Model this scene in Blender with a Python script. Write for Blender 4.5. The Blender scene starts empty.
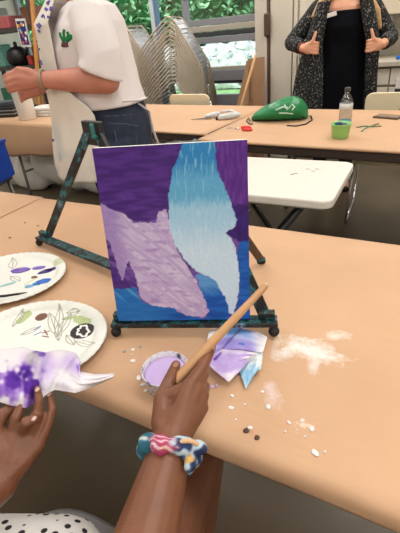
import bpy, bmesh, math, random
from mathutils import Vector as V, Matrix, Euler, noise
from mathutils.bvhtree import BVHTree
random.seed(4)
S = bpy.context.scene
COL = S.collection
PI = math.pi

# ------------------------------------------------------------------ camera
YAW, PITCH, ROLL = -0.5339461, 0.5359292, -0.1052851
CAM = V((0.0, -0.348284, 1.305181))
fw = V((math.sin(YAW)*math.cos(PITCH), math.cos(YAW)*math.cos(PITCH), -math.sin(PITCH)))
r0 = V((math.cos(YAW), -math.sin(YAW), 0)); u0 = r0.cross(fw)
RT = math.cos(ROLL)*r0 + math.sin(ROLL)*u0
UP = -math.sin(ROLL)*r0 + math.cos(ROLL)*u0
cd = bpy.data.cameras.new('camera'); cam = bpy.data.objects.new('camera', cd); COL.objects.link(cam)
cd.sensor_fit = 'HORIZONTAL'; cd.sensor_width = 36; cd.lens = 36; cd.clip_start = .02
cam.matrix_world = Matrix(((RT.x, UP.x, -fw.x, CAM.x), (RT.y, UP.y, -fw.y, CAM.y), (RT.z, UP.z, -fw.z, CAM.z), (0, 0, 0, 1)))
S.camera = cam

def at(x, y, z):
    """the point at height z seen at photo position x, y"""
    d = fw + RT*((x-200)/400) - UP*((y-266.5)/400)
    return CAM + d*((z-CAM.z)/d.z)
def aty(x, y, Y):
    d = fw + RT*((x-200)/400) - UP*((y-266.5)/400)
    return CAM + d*((Y-CAM.y)/d.y)

# ------------------------------------------------------------------ materials
def lin(c):
    return tuple((v/255/12.92 if v/255 <= .04045 else ((v/255+.055)/1.055)**2.4) for v in c)
def lin4(c): return lin(c)+(1,)
MATS = {}
def mat(name, c, rough=.6, metal=0, var=0, scale=8, bump=0, bscale=60, spec=.5, emit=0, trans=0, stretch=None, coat=0):
    if name in MATS: return MATS[name]
    m = bpy.data.materials.new(name); m.use_nodes = True; MATS[name] = m
    nt = m.node_tree; b = nt.nodes['Principled BSDF']
    b.inputs['Base Color'].default_value = lin4(c); b.inputs['Roughness'].default_value = rough
    b.inputs['Metallic'].default_value = metal; b.inputs['Specular IOR Level'].default_value = spec
    b.inputs['Transmission Weight'].default_value = trans; b.inputs['Coat Weight'].default_value = coat
    if emit:
        b.inputs['Emission Color'].default_value = lin4(c); b.inputs['Emission Strength'].default_value = emit
    if var or bump:
        tc = nt.nodes.new('ShaderNodeTexCoord'); mp = nt.nodes.new('ShaderNodeMapping')
        nt.links.new(tc.outputs['Object'], mp.inputs[0])
        if stretch: mp.inputs['Scale'].default_value = stretch
    if var:
        n = nt.nodes.new('ShaderNodeTexNoise'); n.inputs['Scale'].default_value = scale; n.inputs['Detail'].default_value = 5
        nt.links.new(mp.outputs[0], n.inputs[0])
        r = nt.nodes.new('ShaderNodeValToRGB'); nt.links.new(n.outputs[0], r.inputs[0])
        l = lin(c)
        r.color_ramp.elements[0].position = .3; r.color_ramp.elements[1].position = .7
        r.color_ramp.elements[0].color = tuple(v*(1-var) for v in l)+(1,)
        r.color_ramp.elements[1].color = tuple(min(1, v*(1+var)) for v in l)+(1,)
        nt.links.new(r.outputs[0], b.inputs['Base Color'])
    if bump:
        n = nt.nodes.new('ShaderNodeTexNoise'); n.inputs['Scale'].default_value = bscale; n.inputs['Detail'].default_value = 4
        nt.links.new(mp.outputs[0], n.inputs[0])
        bp = nt.nodes.new('ShaderNodeBump'); bp.inputs['Strength'].default_value = bump; bp.inputs['Distance'].default_value = .01
        nt.links.new(n.outputs[0], bp.inputs['Height']); nt.links.new(bp.outputs[0], b.inputs['Normal'])
    return m
def ramp_mat(name, stops, scale=30, rough=.6, detail=3, kind='noise', coord='Object', rnd=1, bump=0):
    m = bpy.data.materials.new(name); m.use_nodes = True; nt = m.node_tree; b = nt.nodes['Principled BSDF']
    b.inputs['Roughness'].default_value = rough
    tc = nt.nodes.new('ShaderNodeTexCoord')
    if kind == 'noise':
        n = nt.nodes.new('ShaderNodeTexNoise'); n.inputs['Detail'].default_value = detail
    else:
        n = nt.nodes.new('ShaderNodeTexVoronoi'); n.inputs['Randomness'].default_value = rnd
    n.inputs['Scale'].default_value = scale
    nt.links.new(tc.outputs[coord], n.inputs['Vector'])
    r = nt.nodes.new('ShaderNodeValToRGB'); nt.links.new(n.outputs[0], r.inputs[0])
    r.color_ramp.interpolation = 'LINEAR'
    e = r.color_ramp.elements
    while len(e) < len(stops): e.new(.5)
    for i, (p, c) in enumerate(stops): e[i].position = p; e[i].color = lin4(c)
    nt.links.new(r.outputs[0], b.inputs['Base Color'])
    if bump:
        bp = nt.nodes.new('ShaderNodeBump'); bp.inputs['Strength'].default_value = bump; bp.inputs['Distance'].default_value = .01
        nt.links.new(n.outputs[0], bp.inputs['Height']); nt.links.new(bp.outputs[0], b.inputs['Normal'])
    return m
def vmat(name, rough=.6, spec=.4, bump=0, bscale=200):
    m = bpy.data.materials.new(name); m.use_nodes = True; nt = m.node_tree; b = nt.nodes['Principled BSDF']
    a = nt.nodes.new('ShaderNodeAttribute'); a.attribute_name = 'Col'
    nt.links.new(a.outputs['Color'], b.inputs['Base Color']); b.inputs['Roughness'].default_value = rough
    b.inputs['Specular IOR Level'].default_value = spec
    if bump:
        tc = nt.nodes.new('ShaderNodeTexCoord')
        n = nt.nodes.new('ShaderNodeTexNoise'); n.inputs['Scale'].default_value = bscale
        nt.links.new(tc.outputs['Object'], n.inputs[0])
        bp = nt.nodes.new('ShaderNodeBump'); bp.inputs['Strength'].default_value = bump; bp.inputs['Distance'].default_value = .005
        nt.links.new(n.outputs[0], bp.inputs['Height']); nt.links.new(bp.outputs[0], b.inputs['Normal'])
    return m
def glass_mat(name, c=(255, 255, 255), fac=.08):
    m = bpy.data.materials.new(name); m.use_nodes = True; nt = m.node_tree
    for n in list(nt.nodes):
        if n.type == 'BSDF_PRINCIPLED': nt.nodes.remove(n)
    o = nt.nodes['Material Output']; t = nt.nodes.new('ShaderNodeBsdfTransparent'); g = nt.nodes.new('ShaderNodeBsdfGlossy')
    t.inputs[0].default_value = lin4(c); g.inputs['Roughness'].default_value = .03
    x = nt.nodes.new('ShaderNodeMixShader'); x.inputs[0].default_value = fac
    nt.links.new(t.outputs[0], x.inputs[1]); nt.links.new(g.outputs[0], x.inputs[2]); nt.links.new(x.outputs[0], o.inputs[0])
    return m

# ------------------------------------------------------------------ mesh builder
def frame_of(d):
    d = d.normalized(); a = V((0, 0, 1)) if abs(d.z) < .9 else V((1, 0, 0))
    x = a.cross(d).normalized(); return x, d.cross(x)
ORI = {}
class MB:
    def __init__(s): s.v = []; s.f = []
    def box(s, c, size, R=None):
        c = V(c); b = len(s.v)
        for i in range(8):
            p = V((((i & 1)-.5)*size[0], ((i >> 1 & 1)-.5)*size[1], ((i >> 2 & 1)-.5)*size[2]))
            s.v.append(c+(R @ p if R else p))
        for q in ((0, 2, 3, 1), (4, 5, 7, 6), (0, 1, 5, 4), (2, 6, 7, 3), (0, 4, 6, 2), (1, 3, 7, 5)): s.f.append([b+k for k in q])
        return s
    def rings(s, rings, cap=True, closed=False):
        b = len(s.v); n = len(rings[0]); m = len(rings)
        for r in rings: s.v += [V(p) for p in r]
        for i in range(m-1 if not closed else m):
            j = (i+1) % m
            for k in range(n):
                l = (k+1) % n
                s.f.append([b+i*n+k, b+i*n+l, b+j*n+l, b+j*n+k])
        if cap and not closed:
            s.f.append([b+k for k in range(n)][::-1]); s.f.append([b+(m-1)*n+k for k in range(n)])
        return s
    def tube(s, path, rad, n=10, rnd=False, closed=False, flat=1.0, side=None):
        P = [V(p) for p in path]
        R = list(rad) if isinstance(rad, (list, tuple)) else [rad]*len(P)
        T = []
        for i in range(len(P)):
            a = P[i-1] if (i > 0 or closed) else P[i]; c = P[(i+1) % len(P)] if (i < len(P)-1 or closed) else P[i]
            T.append((c-a).normalized())
        x, y = frame_of(T[0])
        if side is not None:
            sd = V(side); x = (sd-T[0]*sd.dot(T[0])).normalized(); y = T[0].cross(x)
        rr = []
        for i in range(len(P)):
            x = (x-T[i]*x.dot(T[i])).normalized(); y = T[i].cross(x)
            def ring(c, r): return [c+x*(r*math.cos(2*PI*k/n))+y*(r*flat*math.sin(2*PI*k/n)) for k in range(n)]
            if rnd and i == 0 and not closed:
                for a in (80, 50, 25): rr.append(ring(P[0]-T[0]*R[0]*math.sin(math.radians(a)), R[0]*math.cos(math.radians(a))))
            rr.append(ring(P[i], R[i]))
            if rnd and i == len(P)-1 and not closed:
                for a in (25, 50, 80): rr.append(ring(P[i]+T[i]*R[i]*math.sin(math.radians(a)), R[i]*math.cos(math.radians(a))))
        return s.rings(rr, True, closed)
    def ell(s, c, r, R=None, n=16):
        c = V(c); rr = []
        for i in range(1, n):
            t = PI*i/n
            rr.append([])
            for k in range(n):
                p = V((r[0]*math.sin(t)*math.cos(2*PI*k/n), r[1]*math.sin(t)*math.sin(2*PI*k/n), -r[2]*math.cos(t)))
                rr[-1].append(c+(R @ p if R else p))
        return s.rings(rr)
    def lathe(s, prof, c=(0, 0, 0), n=32, sx=1, sy=1, rz=0, cap=True):
        c = V(c); ca, sa = math.cos(rz), math.sin(rz); rr = []
        for r, z in prof:
            q = []
            for k in range(n):
                a = 2*PI*k/n; X = r*sx*math.cos(a); Y = r*sy*math.sin(a)
                q.append(c+V((X*ca-Y*sa, X*sa+Y*ca, z)))
            rr.append(q)
        return s.rings(rr, cap)
    def loft(s, secs, n=24, e=2.0):
        rr = []
        for c, ax, ay in secs:
            c = V(c); ax = V(ax); ay = V(ay); q = []
            for k in range(n):
                a = 2*PI*k/n; x = math.cos(a); y = math.sin(a)
                q.append(c+ax*(abs(x)**(2/e)*(1 if x > 0 else -1))+ay*(abs(y)**(2/e)*(1 if y > 0 else -1)))
            rr.append(q)
        return s.rings(rr)
    def prism(s, poly, o, ax, ay, th):
        o = V(o); ax = V(ax); ay = V(ay); nz = ax.cross(ay).normalized()
        return s.rings([[o+ax*x+ay*y for x, y in poly], [o+ax*x+ay*y+nz*th for x, y in poly]])
    def grid(s, fn, nu, nv):
        b = len(s.v)
        for j in range(nv+1):
            for i in range(nu+1): s.v.append(V(fn(i/nu, j/nv)))
        for j in range(nv):
            for i in range(nu):
                a = b+j*(nu+1)+i; s.f.append([a, a+1, a+nu+2, a+nu+1])
        return s
    def build(s, name, m, parent=None, loc=None, smooth=True, bevel=0, solid=0, sub=0, label=None, fix=True, color=None, angle=None):
        o0 = ORI.get(parent.name, V((0, 0, 0))) if parent else (V(loc) if loc is not None else V((0, 0, 0)))
        me = bpy.data.meshes.new(name); me.from_pydata([tuple(p-o0) for p in s.v], [], s.f)
        if fix:
            bm = bmesh.new(); bm.from_mesh(me); bmesh.ops.recalc_face_normals(bm, faces=bm.faces); bm.to_mesh(me); bm.free()
        me.materials.append(m)
        me.polygons.foreach_set('use_smooth', [smooth]*len(me.polygons))
        ob = bpy.data.objects.new(name, me); COL.objects.link(ob)
        if color:
            at_ = me.color_attributes.new('Col', 'FLOAT_COLOR', 'POINT')
            for i, p in enumerate(s.v): at_.data[i].color = lin4(color(i, p))
        if parent: ob.parent = parent; ORI[ob.name] = o0
        elif loc is not None: ob.location = loc; ORI[ob.name] = V(loc)
        if solid: q = ob.modifiers.new('solid', 'SOLIDIFY'); q.thickness = abs(solid); q.offset = -1 if solid > 0 else 1
        if bevel: q = ob.modifiers.new('bevel', 'BEVEL'); q.width = bevel; q.segments = 2; q.limit_method = 'ANGLE'
        if sub: q = ob.modifiers.new('sub', 'SUBSURF'); q.levels = q.render_levels = sub
        if smooth and bevel: q.harden_normals = False
        if label: ob['label'] = label
        return ob
    def organic(s, name, m, parent=None, voxel=.006, it=4, label=None, color=None, sf=.5):
        """one continuous skin over all the shapes collected so far"""
        ob = s.build(name+'_raw', m, parent)
        q = ob.modifiers.new('r', 'REMESH'); q.mode = 'VOXEL'; q.voxel_size = voxel
        q = ob.modifiers.new('s', 'SMOOTH'); q.iterations = it; q.factor = sf
        dg = bpy.context.evaluated_depsgraph_get(); me = bpy.data.meshes.new_from_object(ob.evaluated_get(dg))
        old = ob.data; ob.modifiers.clear(); ob.data = me; bpy.data.meshes.remove(old)
        me.name = name; del_key = ob.name; ob.name = name
        if del_key in ORI: ORI[ob.name] = ORI[del_key]
        me.polygons.foreach_set('use_smooth', [True]*len(me.polygons))
        if not me.materials: me.materials.append(m)
        if color:
            a = me.color_attributes.new('Col', 'FLOAT_COLOR', 'POINT')
            for i, p in enumerate(me.vertices): a.data[i].color = lin4(color(p.co))
        if label: ob['label'] = label
        return ob
def thing(name, label, cat, loc=(0, 0, 0), rz=0, local=False, group=None):
    o = bpy.data.objects.new(name, None); COL.objects.link(o); o.location = loc; o.rotation_euler = (0, 0, rz)
    o.empty_display_size = .05
    o['label'] = label; o['category'] = cat
    if group: o['group'] = group
    ORI[o.name] = V((0, 0, 0)) if local else V(loc)
    return o
def tag(o, label, cat, group=None):
    o['label'] = label; o['category'] = cat
    if group: o['group'] = group
    return o
def struct(o): o['kind'] = 'structure'; return o
def dup(root, loc, rz=None, label=None, group=None):
    r = root.copy(); COL.objects.link(r); r.location = loc
    if rz is not None: r.rotation_euler = (0, 0, rz)
    if label: r['label'] = label
    if group: r['group'] = group
    for ch in list(root.children):
        c = ch.copy(); COL.objects.link(c); c.parent = r
        for g in list(ch.children):
            d = g.copy(); COL.objects.link(d); d.parent = c
    return r
def bvh(o):
    me = o.data
    return BVHTree.FromPolygons([v.co.copy() for v in me.vertices], [tuple(p.vertices) for p in me.polygons])
def stroke(mb, tree, pts, rad, d, lift=.0006, far=2.0, n=6):
    """a flat ribbon laid on a surface: pts are start points of rays along d"""
    P = []
    d = V(d).normalized()
    for i in range(len(pts)-1):
        for k in range(5):
            q = V(pts[i]).lerp(V(pts[i+1]), k/5); h = tree.ray_cast(q-d*far, d)
            if h[0] is not None: P.append(h[0]-d*lift)
    if len(P) > 1:
        R = [rad*(1 if not isinstance(rad, tuple) else 1)]*len(P)
        mb.tube(P, R, n=n, flat=.35, side=(P[-1]-P[0]).cross(d))
def smst(x, a, b):
    t = max(0, min(1, (x-a)/(b-a))); return t*t*(3-2*t)
def mix(a, b, t): return tuple(x+(y-x)*t for x, y in zip(a, b))
def nz(x, y, z=0): return noise.noise(V((x, y, z)))
def inpoly(x, y, P):
    r = False; j = len(P)-1
    for i in range(len(P)):
        if (P[i][1] > y) != (P[j][1] > y) and x < (P[j][0]-P[i][0])*(y-P[i][1])/(P[j][1]-P[i][1])+P[i][0]: r = not r
        j = i
    return r
def rotz(a): return Matrix.Rotation(a, 3, 'Z')

# palette
M_paper = None
white_plastic = mat('white_plastic', (232, 230, 226), .45)
chrome = mat('chrome', (200, 200, 205), .22, 1)
grey_metal = mat('grey_metal', (120, 118, 116), .4, .8)
black_plastic = mat('black_plastic', (24, 24, 27), .45)
dark_edge = mat('dark_table_edge', (58, 44, 38), .6)
cream = mat('cream_plastic', (234, 222, 192), .45)
cab_white = mat('cabinet_white', (222, 214, 200), .5)
wall_white = mat('wall_paint', (214, 208, 196), .8, var=.03, scale=3)
rubber = mat('black_rubber', (20, 20, 22), .7)
easel_m = ramp_mat('painted_black_wood', [(0.0, (16, 16, 18)), (.50, (24, 24, 27)), (.56, (40, 60, 66)), (.60, (36, 128, 136)), (.64, (26, 26, 30)), (.69, (120, 140, 165)), (.73, (60, 44, 40))], scale=34, rough=.5, detail=4)
easel_teal = ramp_mat('teal_smeared_wood', [(0.0, (12, 14, 16)), (.44, (18, 26, 30)), (.50, (28, 108, 112)), (.54, (16, 22, 26)), (.62, (20, 24, 34)), (.66, (120, 130, 165)), (.72, (20, 20, 24))], scale=52, rough=.5, detail=4)

# ================================================================== SETTING
XL, XR, YB, YW, ZC = -5.6, 2.4, -2.6, 4.6, 2.9
floor_m = mat('concrete_floor', (94, 82, 66), .32, var=.16, scale=2.4, bump=.05, bscale=25)
struct(MB().box(((XL+XR)/2, (YB+YW)/2+.1, -.05), (XR-XL+.4, YW-YB+.4, .1)).build('floor', floor_m, smooth=False))
struct(MB().box(((XL+XR)/2, (YB+YW)/2, ZC+.05), (XR-XL+.2, YW-YB+.2, .1)).build('ceiling', mat('ceiling_white', (236, 234, 228), .9), smooth=False))
struct(MB().box((XL-.05, (YB+YW)/2, ZC/2), (.1, YW-YB+.2, ZC)).build('wall_left', wall_white, smooth=False))
struct(MB().box((XR+.05, (YB+YW)/2, ZC/2), (.1, YW-YB+.2, ZC)).build('wall_right', wall_white, smooth=False))
struct(MB().box(((XL+XR)/2, YB-.05, ZC/2), (XR-XL+.2, .1, ZC)).build('wall_front', wall_white, smooth=False))
wb = MB(); wb.box(((-1.55+XR)/2, YW+.05, ZC/2), (XR+1.55, .1, ZC)); wb.box(((XL-1.55)/2, YW+.05, 2.6), (-1.55-XL, .1, .6)); wb.box(((XL-1.55)/2, YW+.05, .04), (-1.55-XL, .1, .08))
struct(wb.build('wall_back', wall_white, smooth=False))

# glazed garage style door
alu = mat('aluminium_beige', (186, 178, 166), .45, .3)
alu_g = mat('aluminium_grey', (150, 150, 156), .45, .4)
alu_d = mat('dark_seal', (58, 58, 64), .6)
w1 = struct(thing('window_1', 'wide glazed door of horizontal glass panels between metal rails', 'window', (-3.5, YW, 0)))
for k in ('category', 'label'): del w1[k]
w1['label'] = 'wide glazed door of horizontal glass panels between metal rails'
pane_m = glass_mat('pane_glass', (252, 255, 254), .07)
def rail(z0, z1, m, nm, x0=XL, x1=-1.58, dy=0): MB().box(((x0+x1)/2, YW+dy, (z0+z1)/2), (x1-x0, .06, z1-z0)).build(nm, m, w1, smooth=False, bevel=.004)
XM = -2.76
rail(1.255, 1.315, alu, 'rail', XM); rail(1.318, 1.385, alu_g, 'rail', XM, dy=.01); rail(1.205, 1.25, alu_d, 'rail_seal', XM)
rail(1.13, 1.20, alu_g, 'rail', XM); rail(.84, .875, alu, 'rail', XM)
rail(.72, .835, alu_g, 'rail', XM, dy=-.01); rail(.685, .715, alu_d, 'rail_seal', XM); rail(.40, .56, alu_g, 'rail'); rail(.10, .40, alu, 'rail', dy=.015)
rail(1.60, 1.70, alu, 'rail', XM); rail(2.2, 2.3, alu_g, 'rail')
for x in (-4.3, XM, -5.55): MB().box((x, YW+.02, 1.2), (.07, .07, 2.2)).build('mullion', alu_g, w1, smooth=False, bevel=.004)
mb = MB(); mb.box((-3.2, YW-.02, 1.2), (.055, .08, 2.2)); mb.build('mullion', mat('mullion_white', (206, 214, 222), .4), w1, smooth=False, bevel=.006)
MB().box((-3.15, YW-.01, 1.2), (.03, .07, 2.2)).build('mullion', mat('mullion_blue', (96, 128, 160), .4), w1, smooth=False)
for z0, z1 in ((.56, .69), (.87, 1.13), (1.38, 1.6), (1.7, 2.25)):
    MB().box(((XM-1.6)/2, YW+.02, (z0+z1)/2), (-1.6-XM, .006, z1-z0)).build('pane', pane_m, w1, smooth=False)
for x0, x1 in ((-5.5, -4.33), (-4.27, -3.23), (-3.13, XM-.03)):
    MB().box(((x0+x1)/2, YW+.02, 1.38), (x1-x0, .006, 1.64)).build('pane', pane_m, w1, smooth=False)

# white jamb and door edge beside the glass
struct(MB().box((-1.555, 3.93, 1.3), (.12, .06, 2.6)).build('trim_1', mat('jamb_white', (206, 198, 186), .5), smooth=False, bevel=.004))
d1 = struct(thing('door_1', 'x', 'door', (-1.36, 3.94, 0))); del d1['category']; d1['label'] = 'white door panel with a dark seal and a brown latch'
MB().box((-1.36, 3.94, 1.3), (.21, .05, 2.6)).build('panel', mat('door_white', (214, 207, 194), .5), d1, smooth=False, bevel=.004)
MB().box((-1.482, 3.925, 1.3), (.022, .04, 2.6)).build('seal', mat('seal_brown', (96, 70, 64), .6), d1, smooth=False)
MB().box((-1.485, 3.885, 1.27), (.055, .05, .19)).build('latch', mat('latch_brown', (88, 68, 60), .5, .3), d1, smooth=False, bevel=.012)
struct(MB().box((-1.49, 4.28, 1.3), (.1, .6, 2.6)).build('wall_side', wall_white, smooth=False))

# kitchen run
t = thing('tall_cabinet', 'tall off-white cupboard behind the woman in the speckled jacket', 'cabinet', (-1.02, 4.23, 0))
MB().box((-1.02, 4.25, 1.3), (.46, .58, 2.58)).build('body', cab_white, t, smooth=False)
for x0, x1 in ((-1.25, -1.205), (-1.195, -.80)):
    d = MB().box(((x0+x1)/2, 3.945, 1.33), (x1-x0-.008, .022, 2.4)).build('door', cab_white, t, smooth=False, bevel=.003)
MB().tube([(-1.16, 3.90, .92), (-1.16, 3.88, .94), (-1.16, 3.88, 1.02), (-1.16, 3.90, 1.04)], .006).build('handle', grey_metal, d)
t = thing('base_cabinet', 'off-white base unit with drawer fronts under the kitchen counter', 'cabinet', (.5, 4.25, 0))
MB().box((.5, 4.26, .43), (2.5, .6, .84)).build('body', mat('cab_gap', (150, 142, 128), .6), t, smooth=False)
xs = [-.75, -.355, .25, .85, 1.45, 1.74]
for i in range(len(xs)-1):
    for z0, z1 in ((.70, .845), (.12, .69)):
        d = MB().box(((xs[i]+xs[i+1])/2, 3.95, (z0+z1)/2), (xs[i+1]-xs[i]-.012, .022, z1-z0-.012)).build('drawer' if z0 > .5 else 'door', cab_white, t, smooth=False, bevel=.003)
tag(MB().box((.5, 4.24, .88), (2.54, .68, .04)).build('countertop', mat('counter_grey', (198, 190, 176), .4, var=.05, scale=40), loc=(.5, 4.24, .86), smooth=False, bevel=.004), 'pale grey kitchen worktop along the back wall', 'countertop')
t = thing('wall_cabinet', 'cream wall cupboard hung above the sink counter', 'cabinet', (.5, 4.35, 1.25))
MB().box((.5, 4.375, 1.7), (2.5, .42, .9)).build('body', cab_white, t, smooth=False)
for i in range(4):
    MB().box((-.437+.625*i, 4.155, 1.7), (.615, .022, .89)).build('door', mat('upper_door', (218, 206, 184), .5), t, smooth=False, bevel=.003)
tag(MB().box((-.545, 4.545, 1.135), (.2, .11, .215)).build('paper_towel_dispenser', white_plastic, loc=(-.545, 4.52, 1.03), smooth=False, bevel=.01), 'white paper towel dispenser mounted on the wall below the cupboard', 'dispenser')
t = thing('sink_faucet', 'chrome gooseneck tap standing on the kitchen counter', 'faucet', (-.28, 4.4, .9))
MB().tube([(-.28, 4.4, .9)]+[(-.28, 4.4, .98)]+[(-.28-.07*(1-math.cos(a))*.9, 4.4-.05*(1-math.cos(a)), .98+.12*math.sin(a)) for a in [k*PI/8 for k in range(1, 8)]], .011).build('spout', chrome, t)
MB().tube([(-.28, 4.4, .9), (-.28, 4.4, .93)], .022).build('base', chrome, t)
tag(MB().box((-.27, 4.06, .915), (.12, .07, .03)).build('sponge', mat('blue_sponge', (40, 110, 190), .9), loc=(-.27, 4.06, .9), bevel=.008), 'blue sponge on the counter beside the tap', 'sponge')

# ------------------------------------------------------------------ outdoors
struct(MB().box((-4, 9.8, -.12), (24, 10.2, .1)).build('trim_2', mat('lawn', (146, 190, 128), .9, var=.25, scale=6), smooth=False)).name = 'ground'
sb = MB(); sb.grid(lambda u, v: (-12+16*u, 9.7+.12*nz(u*30, v*9)+.1*v, -.1+1.0*v+.05*nz(u*40, 3, v*6)), 120, 12)
struct(sb.build('wall_garden', ramp_mat('white_stone', [(.33, (96, 104, 100)), (.40, (196, 200, 206)), (.7, (232, 232, 236))], scale=7, rough=.9, detail=6), smooth=False, solid=.3))
leafm = [ramp_mat('leaf_%d' % i, [(.3, a), (.7, b)], scale=3, rough=.6) for i, (a, b) in enumerate((((72, 136, 84), (150, 206, 156)), ((50, 108, 66), (112, 176, 120)), ((96, 156, 106), (176, 218, 178))))]
def shrub(x, y, z0, w, h, i):
    lab = ['bright green bush', 'darker green bush', 'pale green bush'][i % 3]
    t = thing('garden_bush', '%s, %s' % (lab, SH[i]), 'bush', (x, y, z0))
    MB().tube([(x, y, z0), (x+.05, y, z0+h*.6)], [.09, .04]).build('trunk', mat('bark', (96, 78, 60), .9), t)
    c = MB(); rnd = random.Random(i)
    for k in range(1500):
        th = rnd.random()*2*PI; ph = math.acos(rnd.uniform(-1, 1)); rr = .72+.3*rnd.random()
        rr *= 1+.25*nz(math.cos(th)*2+i*7, math.sin(th)*2, math.cos(ph)*2)
        p = V((x+w*rr*math.sin(ph)*math.cos(th), y+.7*rr*math.sin(ph)*math.sin(th), z0+h*.55+h*.5*rr*math.cos(ph)))
        a = Euler((rnd.uniform(-1, 1), rnd.uniform(-1, 1), rnd.uniform(0, 6.3))).to_matrix(); s = rnd.uniform(.06, .13)
        b = len(c.v); c.v += [p+a @ V(q)*s for q in ((-1, 0, 0), (0, -.55, .1), (1, 0, 0), (0, .55, .1))]; c.f.append([b, b+1, b+2, b+3])
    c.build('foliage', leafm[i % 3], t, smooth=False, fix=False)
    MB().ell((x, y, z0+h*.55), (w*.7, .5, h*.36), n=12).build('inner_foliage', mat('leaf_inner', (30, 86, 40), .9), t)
SH = ['beyond the glass behind the aproned woman', 'beyond the glass at the left mullion', 'beyond the glass above the tall chair stack', 'beyond the glass right of the tall chair stack', 'beyond the glass over the beige rail', 'beyond the glass beside the white jamb', 'outside past the shelf of clutter', 'outside behind the shelf post', 'outside over the stone bank', 'outside at the far left']
for i, (x, y, w, h) in enumerate(((-7.6, 10.6, 1.3, 3.2), (-6.6, 10.9, 1.2, 3.6), (-5.5, 10.5, 1.2, 3.3), (-4.5, 10.8, 1.2, 3.0), (-3.6, 10.6, 1.1, 2.5), (-2.5, 10.7, 1.2, 2.9), (-9.6, 9.4, 1.5, 3.4), (-8.6, 10.8, 1.4, 3.9), (-5.0, 11.6, 1.8, 4.6), (-11.4, 9.6, 1.7, 3.6))):
    shrub(x, y, .2 if y > 10 else -.07, w, h, i)

# ================================================================== NEAR TABLE
def paper_mat(name):
    m = bpy.data.materials.new(name); m.use_nodes = True; nt = m.node_tree; b = nt.nodes['Principled BSDF']
    N = nt.nodes.new; L = nt.links.new
    b.inputs['Roughness'].default_value = .62; b.inputs['Specular IOR Level'].default_value = .3
    tc = N('ShaderNodeTexCoord')
    n = N('ShaderNodeTexNoise'); n.inputs['Scale'].default_value = 3.0; n.inputs['Detail'].default_value = 6; L(tc.outputs['Object'], n.inputs[0])
    r = N('ShaderNodeValToRGB'); L(n.outputs[0], r.inputs[0])
    r.color_ramp.elements[0].position = .3; r.color_ramp.elements[1].position = .7
    r.color_ramp.elements[0].color = lin4((198, 159, 127)); r.color_ramp.elements[1].color = lin4((206, 168, 135))
    # soft long wrinkles
    mp = N('ShaderNodeMapping'); mp.inputs['Scale'].default_value = (2.2, 9, 4); mp.inputs['Rotation'].default_value = (0, 0, .35); L(tc.outputs['Object'], mp.inputs[0])
    n2 = N('ShaderNodeTexNoise'); n2.inputs['Scale'].default_value = 1.3; n2.inputs['Detail'].default_value = 3; L(mp.outputs[0], n2.inputs[0])
    bp = N('ShaderNodeBump'); bp.inputs['Strength'].default_value = .16; bp.inputs['Distance'].default_value = .05; L(n2.outputs[0], bp.inputs['Height']); L(bp.outputs[0], b.inputs['Normal'])
    col = r.outputs[0]
    return m, nt, b, tc, col
def stain(nt, tc, col, c, center, rad, rot, scale, thr, soft, amt):
    N = nt.nodes.new; L = nt.links.new
    mp = N('ShaderNodeMapping'); mp.vector_type = 'TEXTURE'; mp.inputs['Location'].default_value = (center[0], center[1], .742)
    mp.inputs['Rotation'].default_value = (0, 0, rot); mp.inputs['Scale'].default_value = (rad[0], rad[1], 1)
    L(tc.outputs['Object'], mp.inputs[0])
    ln = N('ShaderNodeVectorMath'); ln.operation = 'LENGTH'; L(mp.outputs[0], ln.inputs[0])
    n = N('ShaderNodeTexNoise'); n.inputs['Scale'].default_value = scale; n.inputs['Detail'].default_value = 8; n.inputs['Roughness'].default_value = .7; L(tc.outputs['Object'], n.inputs[0])
    a = N('ShaderNodeMath'); a.operation = 'MULTIPLY_ADD'; L(n.outputs[0], a.inputs[0]); a.inputs[1].default_value = 2.2; a.inputs[2].default_value = -thr
    s = N('ShaderNodeMath'); s.operation = 'SUBTRACT'; L(a.outputs[0], s.inputs[0]); L(ln.outputs['Value'], s.inputs[1])
    mr = N('ShaderNodeMapRange'); mr.inputs['From Min'].default_value = 0; mr.inputs['From Max'].default_value = soft; mr.inputs['To Max'].default_value = amt; L(s.outputs[0], mr.inputs[0])
    x = N('ShaderNodeMixRGB'); L(mr.outputs[0], x.inputs[0]); L(col, x.inputs[1]); x.inputs[2].default_value = lin4(c)
    return x.outputs[0]
plain_paper, nt_, b_, tc_, c_ = paper_mat('brown_kraft_paper'); nt_.links.new(c_, b_.inputs['Base Color'])
stained_paper, nt_, b_, tc_, c_ = paper_mat('brown_kraft_paper_stained')
q = at(308, 350, .742); c_ = stain(nt_, tc_, c_, (230, 230, 226), (q.x, q.y), (.10, .042), -.1, 30, .30, .6, .95)
q = at(283, 353, .742); c_ = stain(nt_, tc_, c_, (228, 224, 220), (q.x, q.y), (.05, .03), .4, 30, .35, .6, .75)
q = at(335, 336, .742); c_ = stain(nt_, tc_, c_, (232, 228, 222), (q.x, q.y), (.045, .022), .5, 26, .35, .6, .75)
q = at(313, 366, .742); c_ = stain(nt_, tc_, c_, (228, 224, 222), (q.x, q.y), (.025, .035), .2, 30, .4, .6, .7)
q = at(272, 394, .742); c_ = stain(nt_, tc_, c_, (226, 208, 208), (q.x, q.y), (.028, .05), .5, 34, .45, .6, .8)
q = at(247, 432, .742); c_ = stain(nt_, tc_, c_, (150, 96, 88), (q.x, q.y), (.02, .015), .2, 50, .5, .5, .6)
q = at(303, 425, .742); c_ = stain(nt_, tc_, c_, (230, 216, 200), (q.x, q.y), (.06, .05), .2, 90, .95, .2, .7)
q = at(150, 392, .742); c_ = stain(nt_, tc_, c_, (176, 150, 130), (q.x, q.y), (.06, .04), .2, 40, .8, .5, .5)
nt_.links.new(c_, b_.inputs['Base Color'])

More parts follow.
